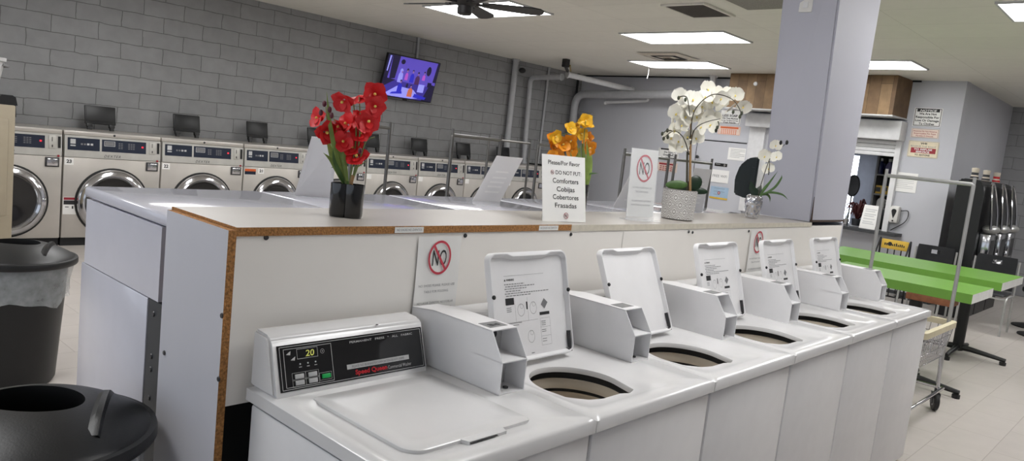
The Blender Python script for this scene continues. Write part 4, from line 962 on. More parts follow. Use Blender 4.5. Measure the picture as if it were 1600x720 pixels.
# ================================================================== CREAM CABINET at the left edge
a = aty(25, 165, 6.6); zt = a.z
t = thing('change_machine', 'tall cream metal cabinet cut off by the left edge of the photo', 'cabinet', (a.x-.35, 6.9, 0))
bm = NB(); box(bm, -.35, .35, -.3, .3, .28, zt, .012); obj('cabinet_body', bm, 'cream_cabinet', t)
bm = NB(); box(bm, -.33, .33, -.28, .28, 0, .28); obj('plinth', bm, 'seam_dark', t)
bm = NB(); box(bm, -.3, .3, -.306, -.3, .5, zt-.12, .004); obj('front_door', bm, 'cream_cabinet', t)
t = thing('plastic_tub', 'grey-white plastic tub standing on the cream cabinet', 'tub', (a.x-.23, 6.9, zt))
bm = NB(); lathe(bm, [(0, 0), (.12, 0), (.17, .2), (.2, .36), (.215, .37), (.215, .4), (.19, .4), (.16, .2), (0, .02)], 32); obj('tub_wall', bm, 'light_grey', t)
bm = NB(); tube(bm, [(.17, -.1, .34), (.21, -.1, .33), (.21, .1, .33), (.17, .1, .34)], .012, 8); obj('grip', bm, 'grey', t)
bm = NB(); prism(bm, [(-.09, 0), (.09, 0), (.075, .07), (.05, .085), (-.03, .085)], lambda x, z, d: (x, d, z), -.07, .07)
o = obj('black_box', bm, 'black_plastic'); o.location = (a.x-.075, 6.68, zt); tag(o, 'small black wedge-shaped box on top of the cream cabinet', 'box')

# ================================================================== TELEVISION
tv = [aty(606, 82, 8.34), aty(688, 99, 8.34), aty(674, 161, 8.5), aty(593, 149, 8.5)]
U = ((tv[1]-tv[0])+(tv[2]-tv[3])).normalized(); Vv = ((tv[0]-tv[3])+(tv[1]-tv[2])).normalized(); Vv = (Vv-U*Vv.dot(U)).normalized(); N = U.cross(Vv)
ctr = sum(tv, Vector())/4; tw, th = ((tv[1]-tv[0]).length+(tv[2]-tv[3]).length)/2, ((tv[0]-tv[3]).length+(tv[1]-tv[2]).length)/2
t = thing('television', 'flat television tilted on the block wall showing a purple group picture', 'television', ctr)
bm = NB(); obox(bm, ctr, U, Vv, N, -tw/2, tw/2, -th/2, th/2, -.05, 0, 0, .006); obj('tv_case', bm, 'black', t, world=True)
O = ctr-U*(tw/2-.014)-Vv*(th/2-.016); sw, sh = tw-.028, th-.03
def scr(m, P, lift): 
    bm = NB(); fpoly(bm, O, U, Vv, [(x*sw, y*sh) for x, y in P], lift); return bm
s = txt('screen', scr('', [(0, 0), (1, 0), (1, 1), (0, 1)], .001), 'screen_wall', t, world=True)
def scr_add(mats):
    for m, shapes in mats:
        bm = NB()
        for k, sp_ in enumerate(shapes): 
            if len(sp_) == 4 and not isinstance(sp_[0], tuple):
                x, y, rx, ry = sp_; fpoly(bm, O, U, Vv, [((x+rx*math.cos(2*PI*j/14))*sw, (y+ry*math.sin(2*PI*j/14))*sh) for j in range(14)], .0018+.0004*scr_add.n)
            else: fpoly(bm, O, U, Vv, [(x*sw, y*sh) for x, y in sp_], .0018+.0004*scr_add.n)
        scr_add.n += 1; txt('screen_picture', bm, m, s, world=True)
scr_add.n = 0
def body(x, y, w, h): return [(x-w, y-h), (x+w, y-h), (x+w*.9, y+h*.5), (x+w*.45, y+h), (x-w*.45, y+h), (x-w*.9, y+h*.5)]
scr_add([('screen_mid', [[(0, 0), (1, 0), (1, .36), (0, .42)]]),
         ('screen_dark', [[(0, .35), (.06, .4), (.08, 1), (.02, 1), (0, 1)], [(.1, .42), (.2, .45), (.22, 1), (.08, 1)], [(0, .2), (.22, .42), (0, .44)], [(.8, 0), (1, 0), (1, .42), (.9, .44)], (.29, .88, .04, .06), (.82, .76, .045, .12), [(.85, .36), (.93, .36), (.93, .48), (.85, .48)], [(.94, .5), (1, .5), (1, 1), (.96, 1)]]),
         ('screen_pale', [[(.05, .03), (.28, .28), (.6, .24), (.76, .05), (.6, .01), (.2, .01)], [(.02, .6), (.04, .6), (.06, .98), (.03, .98)], [(.68, .2), (.8, .2), (.8, .40), (.68, .40)]]),
         ('screen_pale', [body(.30, .5, .045, .13), (.30, .66, .028, .055)]), ('screen_pink', [body(.41, .54, .03, .09), body(.745, .58, .03, .07)]),
         ('screen_blue', [body(.52, .52, .04, .11), body(.33, .24, .045, .11), [(.17, .06), (.40, .10), (.38, .17), (.2, .11)], [(.62, .05), (.86, .03), (.88, .09), (.64, .15)]]), ('screen_maroon', [body(.63, .49, .045, .11)]),
         ('screen_orange', [body(.545, .16, .05, .11)]), ('screen_dark', [(.41, .70, .020, .045), (.52, .70, .017, .03), (.63, .67, .018, .035), (.33, .41, .02, .035), (.54, .33, .018, .03), (.745, .71, .016, .032), (.46, .32, .022, .06)]),
         ('screen_skin', [(.41, .675, .014, .028), (.52, .675, .014, .032), (.63, .64, .014, .028), (.33, .385, .015, .028), (.545, .305, .014, .03), (.745, .685, .012, .024), (.31, .63, .014, .03)])])
bm = NB(); a = ctr-N*.05; rod(bm, a, Vector((a.x, YB, a.z)), .03, 10); box(bm, a.x-.15, a.x+.15, YB-.02, YB, a.z-.12, a.z+.12); obj('wall_bracket', bm, 'black', t, world=True)
bm = NB(); obox(bm, ctr, U, Vv, N, -.04, .04, -th/2-.025, -th/2, -.03, -.002, 0, .006); obj('sensor', bm, 'black', t, world=True)

# ================================================================== PIPES
def pipe(pts, r, m, label, name='pipe', rb=.12, group='pipes and conduits', clamps=()):
    t = thing(name, label, 'pipe', pts[0], 0, group)
    bm = NB(); tube(bm, bend(pts, rb), r, 12); obj('pipe_run', bm, m, t, world=True, smooth=60)
    bm = NB()
    for i in (0, len(pts)-1):
        a, b = Vector(pts[i]), Vector(pts[1 if i == 0 else i-1]); d = (b-a).normalized(); rod(bm, a, a+d*.03, r*1.35, 12)
    obj('coupling', bm, m, t, world=True, smooth=40)
c = aty(655, 62, 8.62); pipe([(c.x, 8.63, ZC-.001), (c.x, 8.63, 2.7)], .018, 'pipe_grey', 'thin grey conduit dropping from the ceiling to the television', 'conduit')
c = aty(806, 92, 8.58); pipe([(c.x, 8.57, ZC-.001), (c.x-.005, 8.57, 1.24)], .055, 'pipe_grey', 'thick grey vertical pipe on the block wall beside the security camera')
a = aty(824, 200, 8.55); b = aty(829, 121, 8.55); e = atz(886, 116, 2.93)
pipe([(a.x, 8.55, 1.24), (b.x, 8.55, b.z), (e.x-.10, e.y+.02, b.z+.02)], .045, 'pipe_grey', 'grey pipe rising along the block wall and bending out to the ceiling bracket')
a = aty(859, 105, 8.62); pipe([(a.x, 8.63, ZC-.001), (a.x-.02, 8.63, 1.24)], .022, 'pipe_grey', 'slim grey conduit on the block wall right of the bent pipe', 'conduit')
a = aty(905, 114, 8.6); pipe([(a.x, 8.61, ZC-.001), (a.x, 8.61, 2.55)], .025, 'seam_dark', 'short dark conduit by the corner of the block wall', 'conduit')
a = atw(896, 147, -.35); b = atw(1108, 148, -.35); c = atw(889, 240, -.35)
pipe([c+Vector((0, 0, -1.0)), Vector((c.x, c.y, a.z)), Vector((b.x, b.y, b.z)), atw(1125, 148, -.1)], .075, 'pipe_grey', 'large grey pipe turning along the back wall above the yellow orchid', rb=.25)
e2 = atw(988, 141, -.1); pipe([e, Vector((e2.x, e.y, e2.z)) if False else e2], .05, 'pipe_white', 'pale pipe sloping from the ceiling bracket to the back wall')
a = atw(945, 160, -.2); b = atw(1013, 157, -.2); pipe([a, b, b+Vector((0, 0, .12))], .03, 'pipe_white', 'short white capped pipe below the large back-wall pipe', rb=.05)
bm = NB(); tube(bm, [a+Vector((-.02, 0, -.05)), a+Vector((-.02, 0, .05))], .012, 8)
a2 = atw(1115, 118, -.2); b2 = atw(1112, 150, -.2); pipe([Vector((a2.x, a2.y, ZC-.001)), Vector((a2.x, a2.y, b2.z+.10))], .055, 'pipe_white', 'white vertical pipe from the ceiling above the white orchid'); bm.free()
a = atw(897, 174, -.12); b = atw(925, 180, -.12); pipe([a, b], .035, 'pipe_grey', 'short grey pipe stub in the corner below the large pipe')
h = atz(885, 92, ZC); t = thing('pipe_bracket', 'dark bracket with a yellow valve handle hanging from the ceiling over the pipes', 'bracket', (h.x, h.y, ZC))
p = Vector((h.x, h.y, ZC)); q = e
bm = NB(); box(bm, p.x-.05, p.x+.05, p.y-.05, p.y+.05, 2.98, ZC-.002, .01); tube(bm, [(p.x, p.y, 3.0), (q.x, q.y, q.z+.06)], .03, 8); tube(bm, [(p.x-.09, p.y, 3.06), (p.x+.09, p.y, 3.05)], .01, 6); obj('hanger', bm, 'grille_dark', t, world=True)
bm = NB(); tube(bm, [(p.x+.08, p.y-.03, 3.02), (q.x+.07, q.y-.02, q.z+.065)], .014, 6); obj('valve_handle', bm, 'brass', t, world=True)
a = aty(816, 110, 8.45); t = thing('security_camera', 'small black dome security camera on the block wall between two pipes', 'camera', a)
bm = NB(); tube(bm, [(a.x+.02, YB-.001, a.z+.08), (a.x+.02, 8.55, a.z+.08), (a.x, 8.46, a.z+.02)], .014, 8); obj('mount', bm, 'pipe_grey', t, world=True)
bm = NB(); ell(bm, a, (.075, .06, .05), 14, 10); obj('camera_head', bm, 'black', t, world=True)

# ================================================================== BACK WALL: door, signs, soffit, service window
NW = -Vector((1, -.07, 0)).normalized(); UW = -WT
def wall_sheet(tl, br, off=-.004):
    a, b = atw(*tl, off), atw(*br, off); w = (b-a).dot(UW); O = Vector((a.x, a.y, b.z)); return O, w, a.z-b.z
d0, d1 = sof(atw(1176, 216)), sof(atw(1086, 214)); dz = atw(1120, 213).z
bm = NB(); wbox(bm, d0+.08, d1-.08, -.012, -.001, .01, dz-.09); dr = struct('door_1', bm, 'wall_grey')
bm = NB(); wbox(bm, d0, d0+.07, -.035, -.001, 0, dz); wbox(bm, d1-.07, d1, -.035, -.001, 0, dz); wbox(bm, d0, d1, -.035, -.001, dz-.07, dz); obj('door_frame', bm, 'wall_grey', dr, smooth=0)
bm = NB(); wbox(bm, d0+.07, d0+.08, -.014, -.001, 0, dz-.075); wbox(bm, d1-.08, d1-.07, -.014, -.001, 0, dz-.075); wbox(bm, d0+.07, d1-.07, -.014, -.001, dz-.09, dz-.075); obj('door_gap', bm, 'dark_grey', dr, smooth=0)
k = atw(1091, 245, -.05); bm = NB(); lathe(bm, [(.02, 0), (.03, .03), (.03, .05), (0, .06)], 12, k, 'X'); obj('door_knob', bm, 'steel_dark', dr)
def sign(name, tl, br, label, m, fill=None, group=None, cat='sign', th=.003):
    O, w, h = wall_sheet(tl, br, -.0165 if name.startswith('door_') else -.004); t = thing(name, label, cat, O+UW*(w/2), 0, group)
    bm = NB(); obox(bm, O, UW, Z_, NW, 0, w, 0, h, 0, th); obj('board', bm, m, t, world=True, smooth=0)
    O = O+NW*(th+.0004)
    for nm, mm, fn in (fill or []):
        bm = NB(); fn(bm, O, w, h); txt(nm, bm, mm, t, world=True)
    return t
def lines(L, bold=.0):
    def fn(bm, O, w, h):
        for v, s, hh, ww in L: write(bm, s, O, UW, Z_, w/2, h*v, h*hh, w*ww, 'C', bold)
    return fn
def border(tk=.02, in_=.03): return lambda bm, O, w, h: frame(bm, O, UW, Z_, w*in_, w*(1-in_), h*in_, h*(1-in_), h*tk)
def band(u0, u1, v0, v1): return lambda bm, O, w, h: rect(bm, O, UW, Z_, w*u0, w*u1, h*v0, h*v1, .0004)
sign('notice_sign', (1430, 168), (1469, 199), 'white NOTICE sign about loss or damage to clothes, topmost of three by the service window', 'paper',
     [('border_line', 'ink', border(.03)), ('title_band', 'ink', band(.1, .9, .79, .94)), ('title_lettering', 'paper', lambda bm, O, w, h: write(bm, 'NOTICE', O, UW, Z_, w/2, h*.815, h*.1, w*.6, 'C', .03, .2, .001)),
      ('lettering', 'ink', lines([(.63, 'We Are Not', .11, .62), (.45, 'Responsible For', .11, .84), (.27, 'Loss Or Damage', .11, .84), (.09, 'To Clothes', .11, .55)], .03))])
sign('notice_sign', (1425, 200), (1466, 217), 'small pinkish Spanish notice under the NOTICE sign', 'pink_cream', [('border_line', 'ink_grey', border(.03)), ('lettering', 'dark_red', lines([(.65, 'Nosotros No Nos Hacemos', .15, .84), (.4, 'Responsables Por Ropa', .15, .78), (.14, 'Perdida O Danada', .15, .62)], .01))])
sign('notice_sign', (1421, 219), (1464, 248), 'cream WE RESERVE THE RIGHT TO REFUSE SERVICE sign with a red band', 'cream',
     [('border_line', 'ink_grey', border(.012, .02)), ('lettering', 'ink', lines([(.8, 'WE', .11, .22), (.10, 'TO ANYONE', .1, .5)], .03)), ('thin_lettering', 'ink_grey', lines([(.62, 'RESERVE THE RIGHT', .1, .84)])), ('red_band', 'dark_red', band(.1, .92, .26, .58)),
      ('band_lettering', 'paper', lambda bm, O, w, h: (write(bm, 'TO REFUSE', O, UW, Z_, w/2, h*.44, h*.1, w*.6, 'C', .03, 0, .001), write(bm, 'SERVICE', O, UW, Z_, w/2, h*.29, h*.1, w*.45, 'C', .03, 0, .001)))])
sign('instruction_sign', (1126, 170), (1156, 195), 'white LESS SOAP sign half covered by the white orchid blossoms', 'paper', [('border_line', 'ink', border(.03)), ('lettering', 'ink', lines([(.5, 'LESS SOAP', .15, .7), (.34, 'With These Machines', .1, .75), (.2, 'To Get The Most Of Our', .08, .8), (.07, 'Wash Results', .09, .6)], .03))])
sign('instruction_sign', (1123, 196), (1156, 212), 'pale orange Spanish sign under the LESS SOAP sign', 'pink_cream', [('border_line', 'orange', border(.02)), ('red_band', 'orange', band(.1, .9, .72, .92)), ('lettering', 'orange', lambda bm, O, w, h: [rect(bm, O, UW, Z_, w*(.14+.09*j), w*(.20+.09*j), h*v, h*(v+.08)) for j in range(8) for v in (.55, .4, .25, .1)])])
sign('instruction_sign', (1030, 230), (1059, 250), 'white Do Not Overload sign on the back wall left of the door', 'paper', [('border_line', 'ink', border(.03)), ('title_band', 'ink', band(.1, .9, .82, .94)), ('lettering', 'ink', lines([(.55, 'Do Not', .15, .42), (.3, 'Overload', .15, .5), (.07, 'The Machines', .12, .72)], .03)), ('prohibition_ring', 'ink_grey', lambda bm, O, w, h: (ring(bm, O, UW, Z_, w*.8, h*.45, h*.17, h*.2), rect(bm, O, UW, Z_, w*.7, w*.9, h*.44, h*.47)))])
sign('instruction_sign', (1028, 252), (1057, 270), 'pinkish sign with red title under the Do Not Overload sign', 'pink_cream', [('border_line', 'ink_grey', border(.02)), ('red_band', 'dark_red', band(.08, .92, .72, .9)), ('lettering', 'dark_red', lambda bm, O, w, h: [rect(bm, O, UW, Z_, w*(.14+.13*j), w*(.24+.13*j), h*v, h*(v+.1)) for j in range(5) for v in (.5, .3, .1)])])
def para(n, w0=.12, w1=.88): return lambda bm, O, w, h: [rect(bm, O, UW, Z_, w*w0, w*(w1-(.25 if i % 3 == 2 else 0)), h*(.85-.75*i/n), h*(.85-.75*i/n)+h*.025) for i in range(n)]
sign('door_notice', (1139, 230), (1166, 252), 'white printed sheet high on the grey door', 'paper', [('lettering', 'ink_grey', para(6))])
sign('door_plate', (1117, 254), (1136, 261), 'small black plate with a white dot on the grey door', 'black', [('plate_mark', 'paper', lambda bm, O, w, h: (ring(bm, O, UW, Z_, w*.8, h*.5, h*.2, h*.28), rect(bm, O, UW, Z_, w*.1, w*.45, h*.6, h*.68)))])
sign('door_notice', (1113, 264), (1137, 287), 'white FREE WIFI sheet on the grey door', 'paper', [('lettering', 'ink_grey', lines([(.42, 'FREE WIFI', .2, .84)]))])
sign('door_sticker', (1111, 290), (1136, 313), 'pale blue sticker with orange bottom band low on the grey door', 'sky_blue', [('orange_band', 'yellow', band(0, 1, 0, .14)), ('emblem', 'dark_red', lambda bm, O, w, h: disc(bm, O, UW, Z_, w*.5, h*.5, h*.12)), ('emblem_core', 'paper', lambda bm, O, w, h: disc(bm, O, UW, Z_, w*.5, h*.5, h*.05, .0016)), ('lettering', 'ink_grey', para(3, .2, .8))])
sign('wall_notice', (1398, 268), (1430, 302), 'white printed sheet taped to the wall right of the service window', 'paper', [('lettering', 'ink_faint', para(8))])
# wood soffit over the window
sA, sB = sof(atw(1427, 126)), sof(atw(1170, 117)); sd = .55
bm = NB(); wbox(bm, sA, sB, -sd, -.001, atw(1424, 186).z, ZC-.004); o = struct('trim_wood_soffit', bm, 'wood_plank')
bm = NB(); wbox(bm, sA-.01, sB+.01, -sd-.01, -.001, atw(1424, 186).z-.02, atw(1424, 186).z-.001); struct('trim_soffit_edge', bm, 'light_grey')
a = atw(1181, 131, -sd); bm = NB(); lathe(bm, [(.035, 0), (.03, .02), (0, .025)], 16, Vector((a.x-.002, a.y, a.z)), 'X'); tag(obj('wall_sensor', bm, 'pipe_white'), 'round white sensor stuck on the wooden soffit', 'sensor')
# roller shutter
shB = wB+.25
zs0, zs1 = atw(1405, 236).z, atw(1413, 191).z
t = thing('roller_shutter', 'white roller shutter box and slats above the service window', 'shutter', wpt((sh0+shB)/2, 0, zs0))
bm = NB(); wbox(bm, sh0-.02, shB, -.24, -.002, zs0+.14, zs1, 0, .012); obj('shutter_box', bm, 'pipe_white', t, world=True)
bm = NB()
for i in range(4): wbox(bm, sh0+.05, shB-.05, -.06, -.03, zs0-.09+.057*i, zs0-.037+.057*i, 0, .008)
obj('shutter_slats', bm, 'pipe_white', t, world=True)
for q in (sh0, shB-.11): bm = NB(); wbox(bm, q, q+.075, -.07, -.002, zW0, zs0+.14); obj('guide_rail', bm, 'pipe_white', t, world=True, smooth=0)
bm = NB(); wbox(bm, wA-.25, wB+.3, -.26, -.001, zW0-.05, zW0-.002, 0, .004); wbox(bm, wA+.005, wB-.005, -.001, .62, zW0-.05, zW0-.001); struct('trim_counter', bm, 'dark_grey')
# second little shutter box left of the pillar
a, b = atw(1176, 178), atw(1197, 200); bm = NB(); s0, s1 = sof(b)-.3, sof(a); wbox(bm, s0, s1, -.2, -.002, b.z, a.z, 0, .01)
tag(obj('shutter_housing', bm, 'pipe_white'), 'white housing box under the wooden soffit left of the pillar', 'box')
bm = NB(); wbox(bm, s0+.28, s1-.02, -.05, -.002, .9, b.z); struct('trim_window_post', bm, 'pipe_white')
# interior: shelf, bottles, lit strip
def wi(u, w, off): return atw(u, w, off)
OFF = .9
g0, g1 = wi(1337, 243, 1.9), wi(1326, 333, 1.9); s_ = sof(g0); bm = NB(); wbox(bm, s_-.06, s_+.10, 1.9, 1.93, g1.z-.35, g0.z+.0); struct('window_1', bm, 'window_glow')
sL, sR = sof(wi(1366, 300, OFF)), sof(wi(1408, 300, OFF))-.25
shz = [wi(1385, w, OFF).z for w in (242, 275, 306, 326, 352)]
t = thing('shelf_unit', 'black open shelf unit seen through the service window', 'shelf', wpt((sL+sR)/2, OFF, 0))
bm = NB(); wbox(bm, sR, sL, OFF+.24, OFF+.26, 0, shz[0]+.1); obj('back_panel', bm, 'black', t, world=True, smooth=0)
for s_ in (sL, sR): bm = NB(); wbox(bm, s_-.015, s_+.015, OFF-.05, OFF+.25, 0, shz[0]+.12); obj('side_panel', bm, 'grey', t, world=True, smooth=0)
for z in shz[:1]+[wi(1385, 274, OFF).z, wi(1385, 305, OFF).z, wi(1385, 327, OFF).z]:
    bm = NB(); wbox(bm, sR+.015, sL-.015, OFF-.05, OFF+.24, z-.012, z+.012); obj('shelf_board', bm, 'grey', t, world=True, smooth=0)
def bottle(u, wb, h, r, m, cap, label, name='detergent_bottle'):
    p = wi(u, wb, OFF+.05); t = thing(name, label, 'bottle', p)
    bm = NB(); lathe(bm, [(0, 0), (r*.9, 0), (r, .02), (r, h*.5), (r*.8, h*.66), (r*.36, h*.8), (r*.36, h*.86), (0, h*.86)], 20); obj('bottle_body', bm, m, t)
    bm = NB(); lathe(bm, [(r*.5, h*.82), (r*.5, h), (0, h)], 16); obj('cap', bm, cap, t)
    bm = NB(); tube(bm, [(-.1*r, -r*.85, h*.35), (0, -r*1.25, h*.45), (0, -r*1.2, h*.6), (0, -r*.6, h*.7)], r*.16, 8); obj('grip', bm, m, t)
    return t
zsh = wi(1385, 274, OFF).z
def on(t, z): t.location.z = z+.0125
on(bottle(1374, 273, .25, .055, 'bottle_blue', 'bottle_cap', 'dark blue detergent bottle with white cap on the top shelf'), shz[0]*0+zsh)
on(bottle(1388, 273, .25, .055, 'bottle_lilac', 'bottle_cap', 'lilac detergent bottle with white cap beside the blue one'), zsh)
on(bottle(1400, 273, .2, .032, 'bottle_blue', 'button_green', 'small blue bottle with green cap at the end of the top shelf'), zsh)
z2 = wi(1385, 305, OFF).z; p = wi(1378, 304, OFF+.05); t = thing('soap_box', 'yellow cardboard box on the middle shelf behind the service window', 'box', (p.x, p.y, z2+.0125))
bm = NB(); box(bm, -.05, .05, -.12, .12, 0, .13, .003); obj('carton', bm, 'yellow', t); bm = NB(); box(bm, -.0515, -.05, -.08, -.02, .05, .11); box(bm, -.0515, -.05, .02, .09, .03, .1); obj('carton_print', bm, 'dark_grey', t)
z3 = wi(1385, 327, OFF).z
on(bottle(1375, 326, .2, .065, 'ceramic_white', 'yellow', 'white jug with a yellow cap on the lower shelf', 'jug'), z3)
p = wi(1372, 350, .33); t = thing('speaker_box', 'black box standing on the service counter', 'box', (p.x, p.y, zW0+.001)); bm = NB(); box(bm, -.09, .09, -.14, .14, 0, .3, .006); obj('case', bm, 'black', t); bm = NB(); box(bm, -.092, -.09, -.03, .03, .03, .04); obj('badge', bm, 'light_grey', t)
p = wi(1343, 347, -.12); q = wi(1368, 349, -.12); U2 = (q-p); U2.z = 0; w = U2.length; U2.normalize(); bk = Vector((-U2.y, U2.x, 0)); V2 = (Z_*math.cos(.25)+bk*math.sin(.25)); O = Vector((p.x, p.y, zW0))
t = thing('counter_sign', 'white tilted card sign standing on the service counter', 'sign', O); slab_sign(O, U2, V2, w, .36, .003, 'paper', t)
bm = NB()
for i, v in enumerate((.8, .72, .6, .52, .4, .28, .2)): rect(bm, O, U2, V2, w*.14, w*(.86-.1*(i % 2)), .36*v, .36*(v+.035), .001)
txt('lettering', bm, 'ink_faint', t, world=True)
t = thing('red_foliage_plant', 'dark red curly foliage behind the counter sign', 'plant', wi(1338, 346, .36)*1); t.location.z = zW0; b = Vector(t.location); rr = random.Random(5)
bm = NB(); lathe(bm, [(0, 0), (.06, 0), (.075, .1), (.065, .1), (0, .08)], 18, b); obj('pot', bm, 'dark_grey', t, world=True)
bm = NB()
for i in range(46):
    a = rr.uniform(0, 2*PI); r = rr.uniform(.07, .17); h = rr.uniform(.16, .36)*(1.2-r*1.5); tube(bm, curve3([b+Vector((0, 0, .08)), b+Vector((math.cos(a)*r*.5, math.sin(a)*r*.5, h)), b+Vector((math.cos(a)*r, math.sin(a)*r, h*1.05)), b+Vector((math.cos(a)*r*1.1, math.sin(a)*r*1.1, h*.8))], 3), .013, 5, taper=.4)
obj('foliage', bm, 'dark_red_leaf', t, world=True)
p = wi(1333, 290, .7); t = thing('oval_mirror', 'oval standing mirror with dark rim seen through the service window', 'mirror', (p.x, p.y, p.z-.2))
bm = NB(); lathe(bm, [(0, .012), (.9, .012), (1, 0)], 28, (0, 0, .2), 'X', sx=.1, sy=.17); obj('mirror_glass', bm, 'dark_grey', t); bm = NB(); tube(bm, [(-.005, .1*math.cos(2*PI*j/24), .2+.17*math.sin(2*PI*j/24)) for j in range(24)], .008, 6, True); rod(bm, (0, 0, .03), (0, 0, zW0-p.z+.2-.9), .012); obj('rim', bm, 'black', t)
p = wi(1321, 348, -.1); t = thing('pen_cup', 'small chrome pen cup at the left end of the service counter', 'cup', (p.x, p.y, zW0)); bm = NB(); lathe(bm, [(0, 0), (.04, 0), (.045, .1), (.038, .1), (0, .02)], 16); obj('cup', bm, 'chrome', t); bm = NB(); [rod(bm, (.01*i-.015, .01*(i % 2), .02), (.02*i-.03, .02*(i % 2)-.01, .18+.01*i), .005) for i in range(4)]; obj('pens', bm, 'chrome', t)
# sanitizer dispenser
a, b = atw(1388, 320, -.05), atw(1408, 350, -.05); s0, s1 = sof(atw(1408, 335)), sof(atw(1387, 335)); z0, z1 = b.z, a.z
t = thing('soap_dispenser', 'white wall hand-sanitizer dispenser with a black drop window', 'dispenser', wpt((s0+s1)/2, 0, z0))
s1 = min(s1, sh0-.004); bm = NB(); wbox(bm, s0, s1, -.11, -.002, z0, z1, 0, .03); obj('housing', bm, 'ceramic_white', t, world=True)
O = wpt((s0+s1)/2, -.1115, (z0+z1)/2); bm = NB(); fpoly(bm, O, UW, Z_, [(math.cos(a_)*.035*(1 if math.sin(a_) > 0 else (1+math.sin(a_))**.6), .05+math.sin(a_)*(.03 if math.sin(a_) > 0 else .11)) for a_ in [2*PI*i/28 for i in range(28)]]); disc(bm, O, UW, Z_, 0, -.09, .012); txt('drop_window', bm, 'black', t, world=True)
p = wpt(s0, -.03, z1-.06); bm = NB(); tube(bm, curve3([p, p+UW*.1+Z_*.0, p+UW*.08-Z_*.15, p-UW*.1-Z_*.3]), .006, 6); obj('cable', bm, 'black', t, world=True)
# thermostat on pillar
a = aty(1258, 9, .683); bm = NB()
xx = 3.05-.135*(a.z-1.343)/1.777; box(bm, xx-.014, xx-.002, .845, .925, 2.60, 2.685, .003); t = thing('wall_switch', 'small white wall switch box high on the pillar', 'switch', (xx, .88, 2.6)); obj('switch_plate', bm, 'ceramic_white', t, world=True)
bm = NB(); box(bm, xx-.018, xx-.014, .87, .9, 2.625, 2.66); obj('rocker', bm, 'pipe_white', t, world=True)

# ================================================================== PAYPHONE-LIKE BLACK HOOD on a post
p = atx(1176, 318, 8.4)
b = Vector((p.x, p.y, 0)); zt = atx(1190, 246, 8.4).z; zb = atx(1165, 308, 8.4).z
t = thing('phone_hood', 'glossy black curved booth hood on a white post in front of the door', 'hood', b)
prof = [(-.06, zb), (-.20, zb+.03), (-.22, zb+.25), (-.17, zt-.14), (-.06, zt-.03), (.06, zt), (.10, zt), (.10, zb-.02)]
# profile lies in the y-z plane (towards the block wall = left), extruded along x
bm = NB(); prism(bm, [(-y_, z_) for y_, z_ in prof], lambda y_, z_, d: (b.x+d, b.y+y_, z_), -.22, .22)
bmesh.ops.bevel(bm, geom=bm.edges[:], offset=.02, segments=3, affect='EDGES'); obj('hood_shell', bm, 'hood_black', t, world=True, smooth=45)
bm = NB(); box(bm, b.x-.2, b.x+.2, b.y-.14, b.y-.1, zb, zt-.02, .004); obj('side_plate', bm, 'light_grey', t, world=True)
bm = NB(); box(bm, b.x-.05, b.x+.05, b.y-.08, b.y+.02, .03, zb+.02, .004); obj('post', bm, 'pipe_white', t, world=True)
bm = NB(); box(bm, b.x-.2, b.x+.2, b.y-.2, b.y+.2, 0, .03, .006); obj('base_plate', bm, 'black', t, world=True)

# ================================================================== GREEN TABLES
TZ = .85
def table(x0, x1, y0, y1, label, peds):
    t = thing('folding_table', label, 'table', ((x0+x1)/2, (y0+y1)/2, 0), 0, 'green tables')
    bm = NB(); fs = box(bm, x0, x1, y0, y1, TZ-.075, TZ); bm.normal_update()
    for f in fs: f.material_index = 1 if f.normal.y < -.5 else 0
    obj('tabletop', bm, ['green_laminate', 'white_edge'], t, world=True, smooth=0)
    for px, py in peds:
        bm = NB(); box(bm, px-.1, px+.12, py-.28, py+.06, TZ-.13, TZ-.076, .004); obj('mounting_block', bm, 'wood_block', t, world=True)
        bm = NB(); rod(bm, (px, py, .05), (px, py, TZ-.13), .05, 20); pd = obj('pedestal', bm, 'black', t, world=True)
        bm = NB()
        for k in range(4):
            a = k*PI/2; d = Vector((math.cos(a), math.sin(a), 0)); tube(bm, [Vector((px, py, .085)), Vector((px, py, .08))+d*.12, Vector((px, py, .05))+d*.42], .034, 8, taper=.55); lathe(bm, [(.03, 0), (.03, .03), (0, .03)], 10, Vector((px, py, 0))+d*.4)
        obj('cross_foot', bm, 'black', pd, world=True)
a, b = atz(1522, 461, TZ), atz(1551, 450, TZ); table(a.x, b.x, (a.y+b.y)/2, 1.36, 'green laminate table nearer the washers, its white end edge in front', [(5.17, .55)])
a, b = atz(1569, 443, TZ), atz(1597, 432, TZ); table(a.x, b.x, (a.y+b.y)/2, 1.95, 'longer green laminate table behind the nearer green one', [(7.0, .55), (7.0, 1.62)])

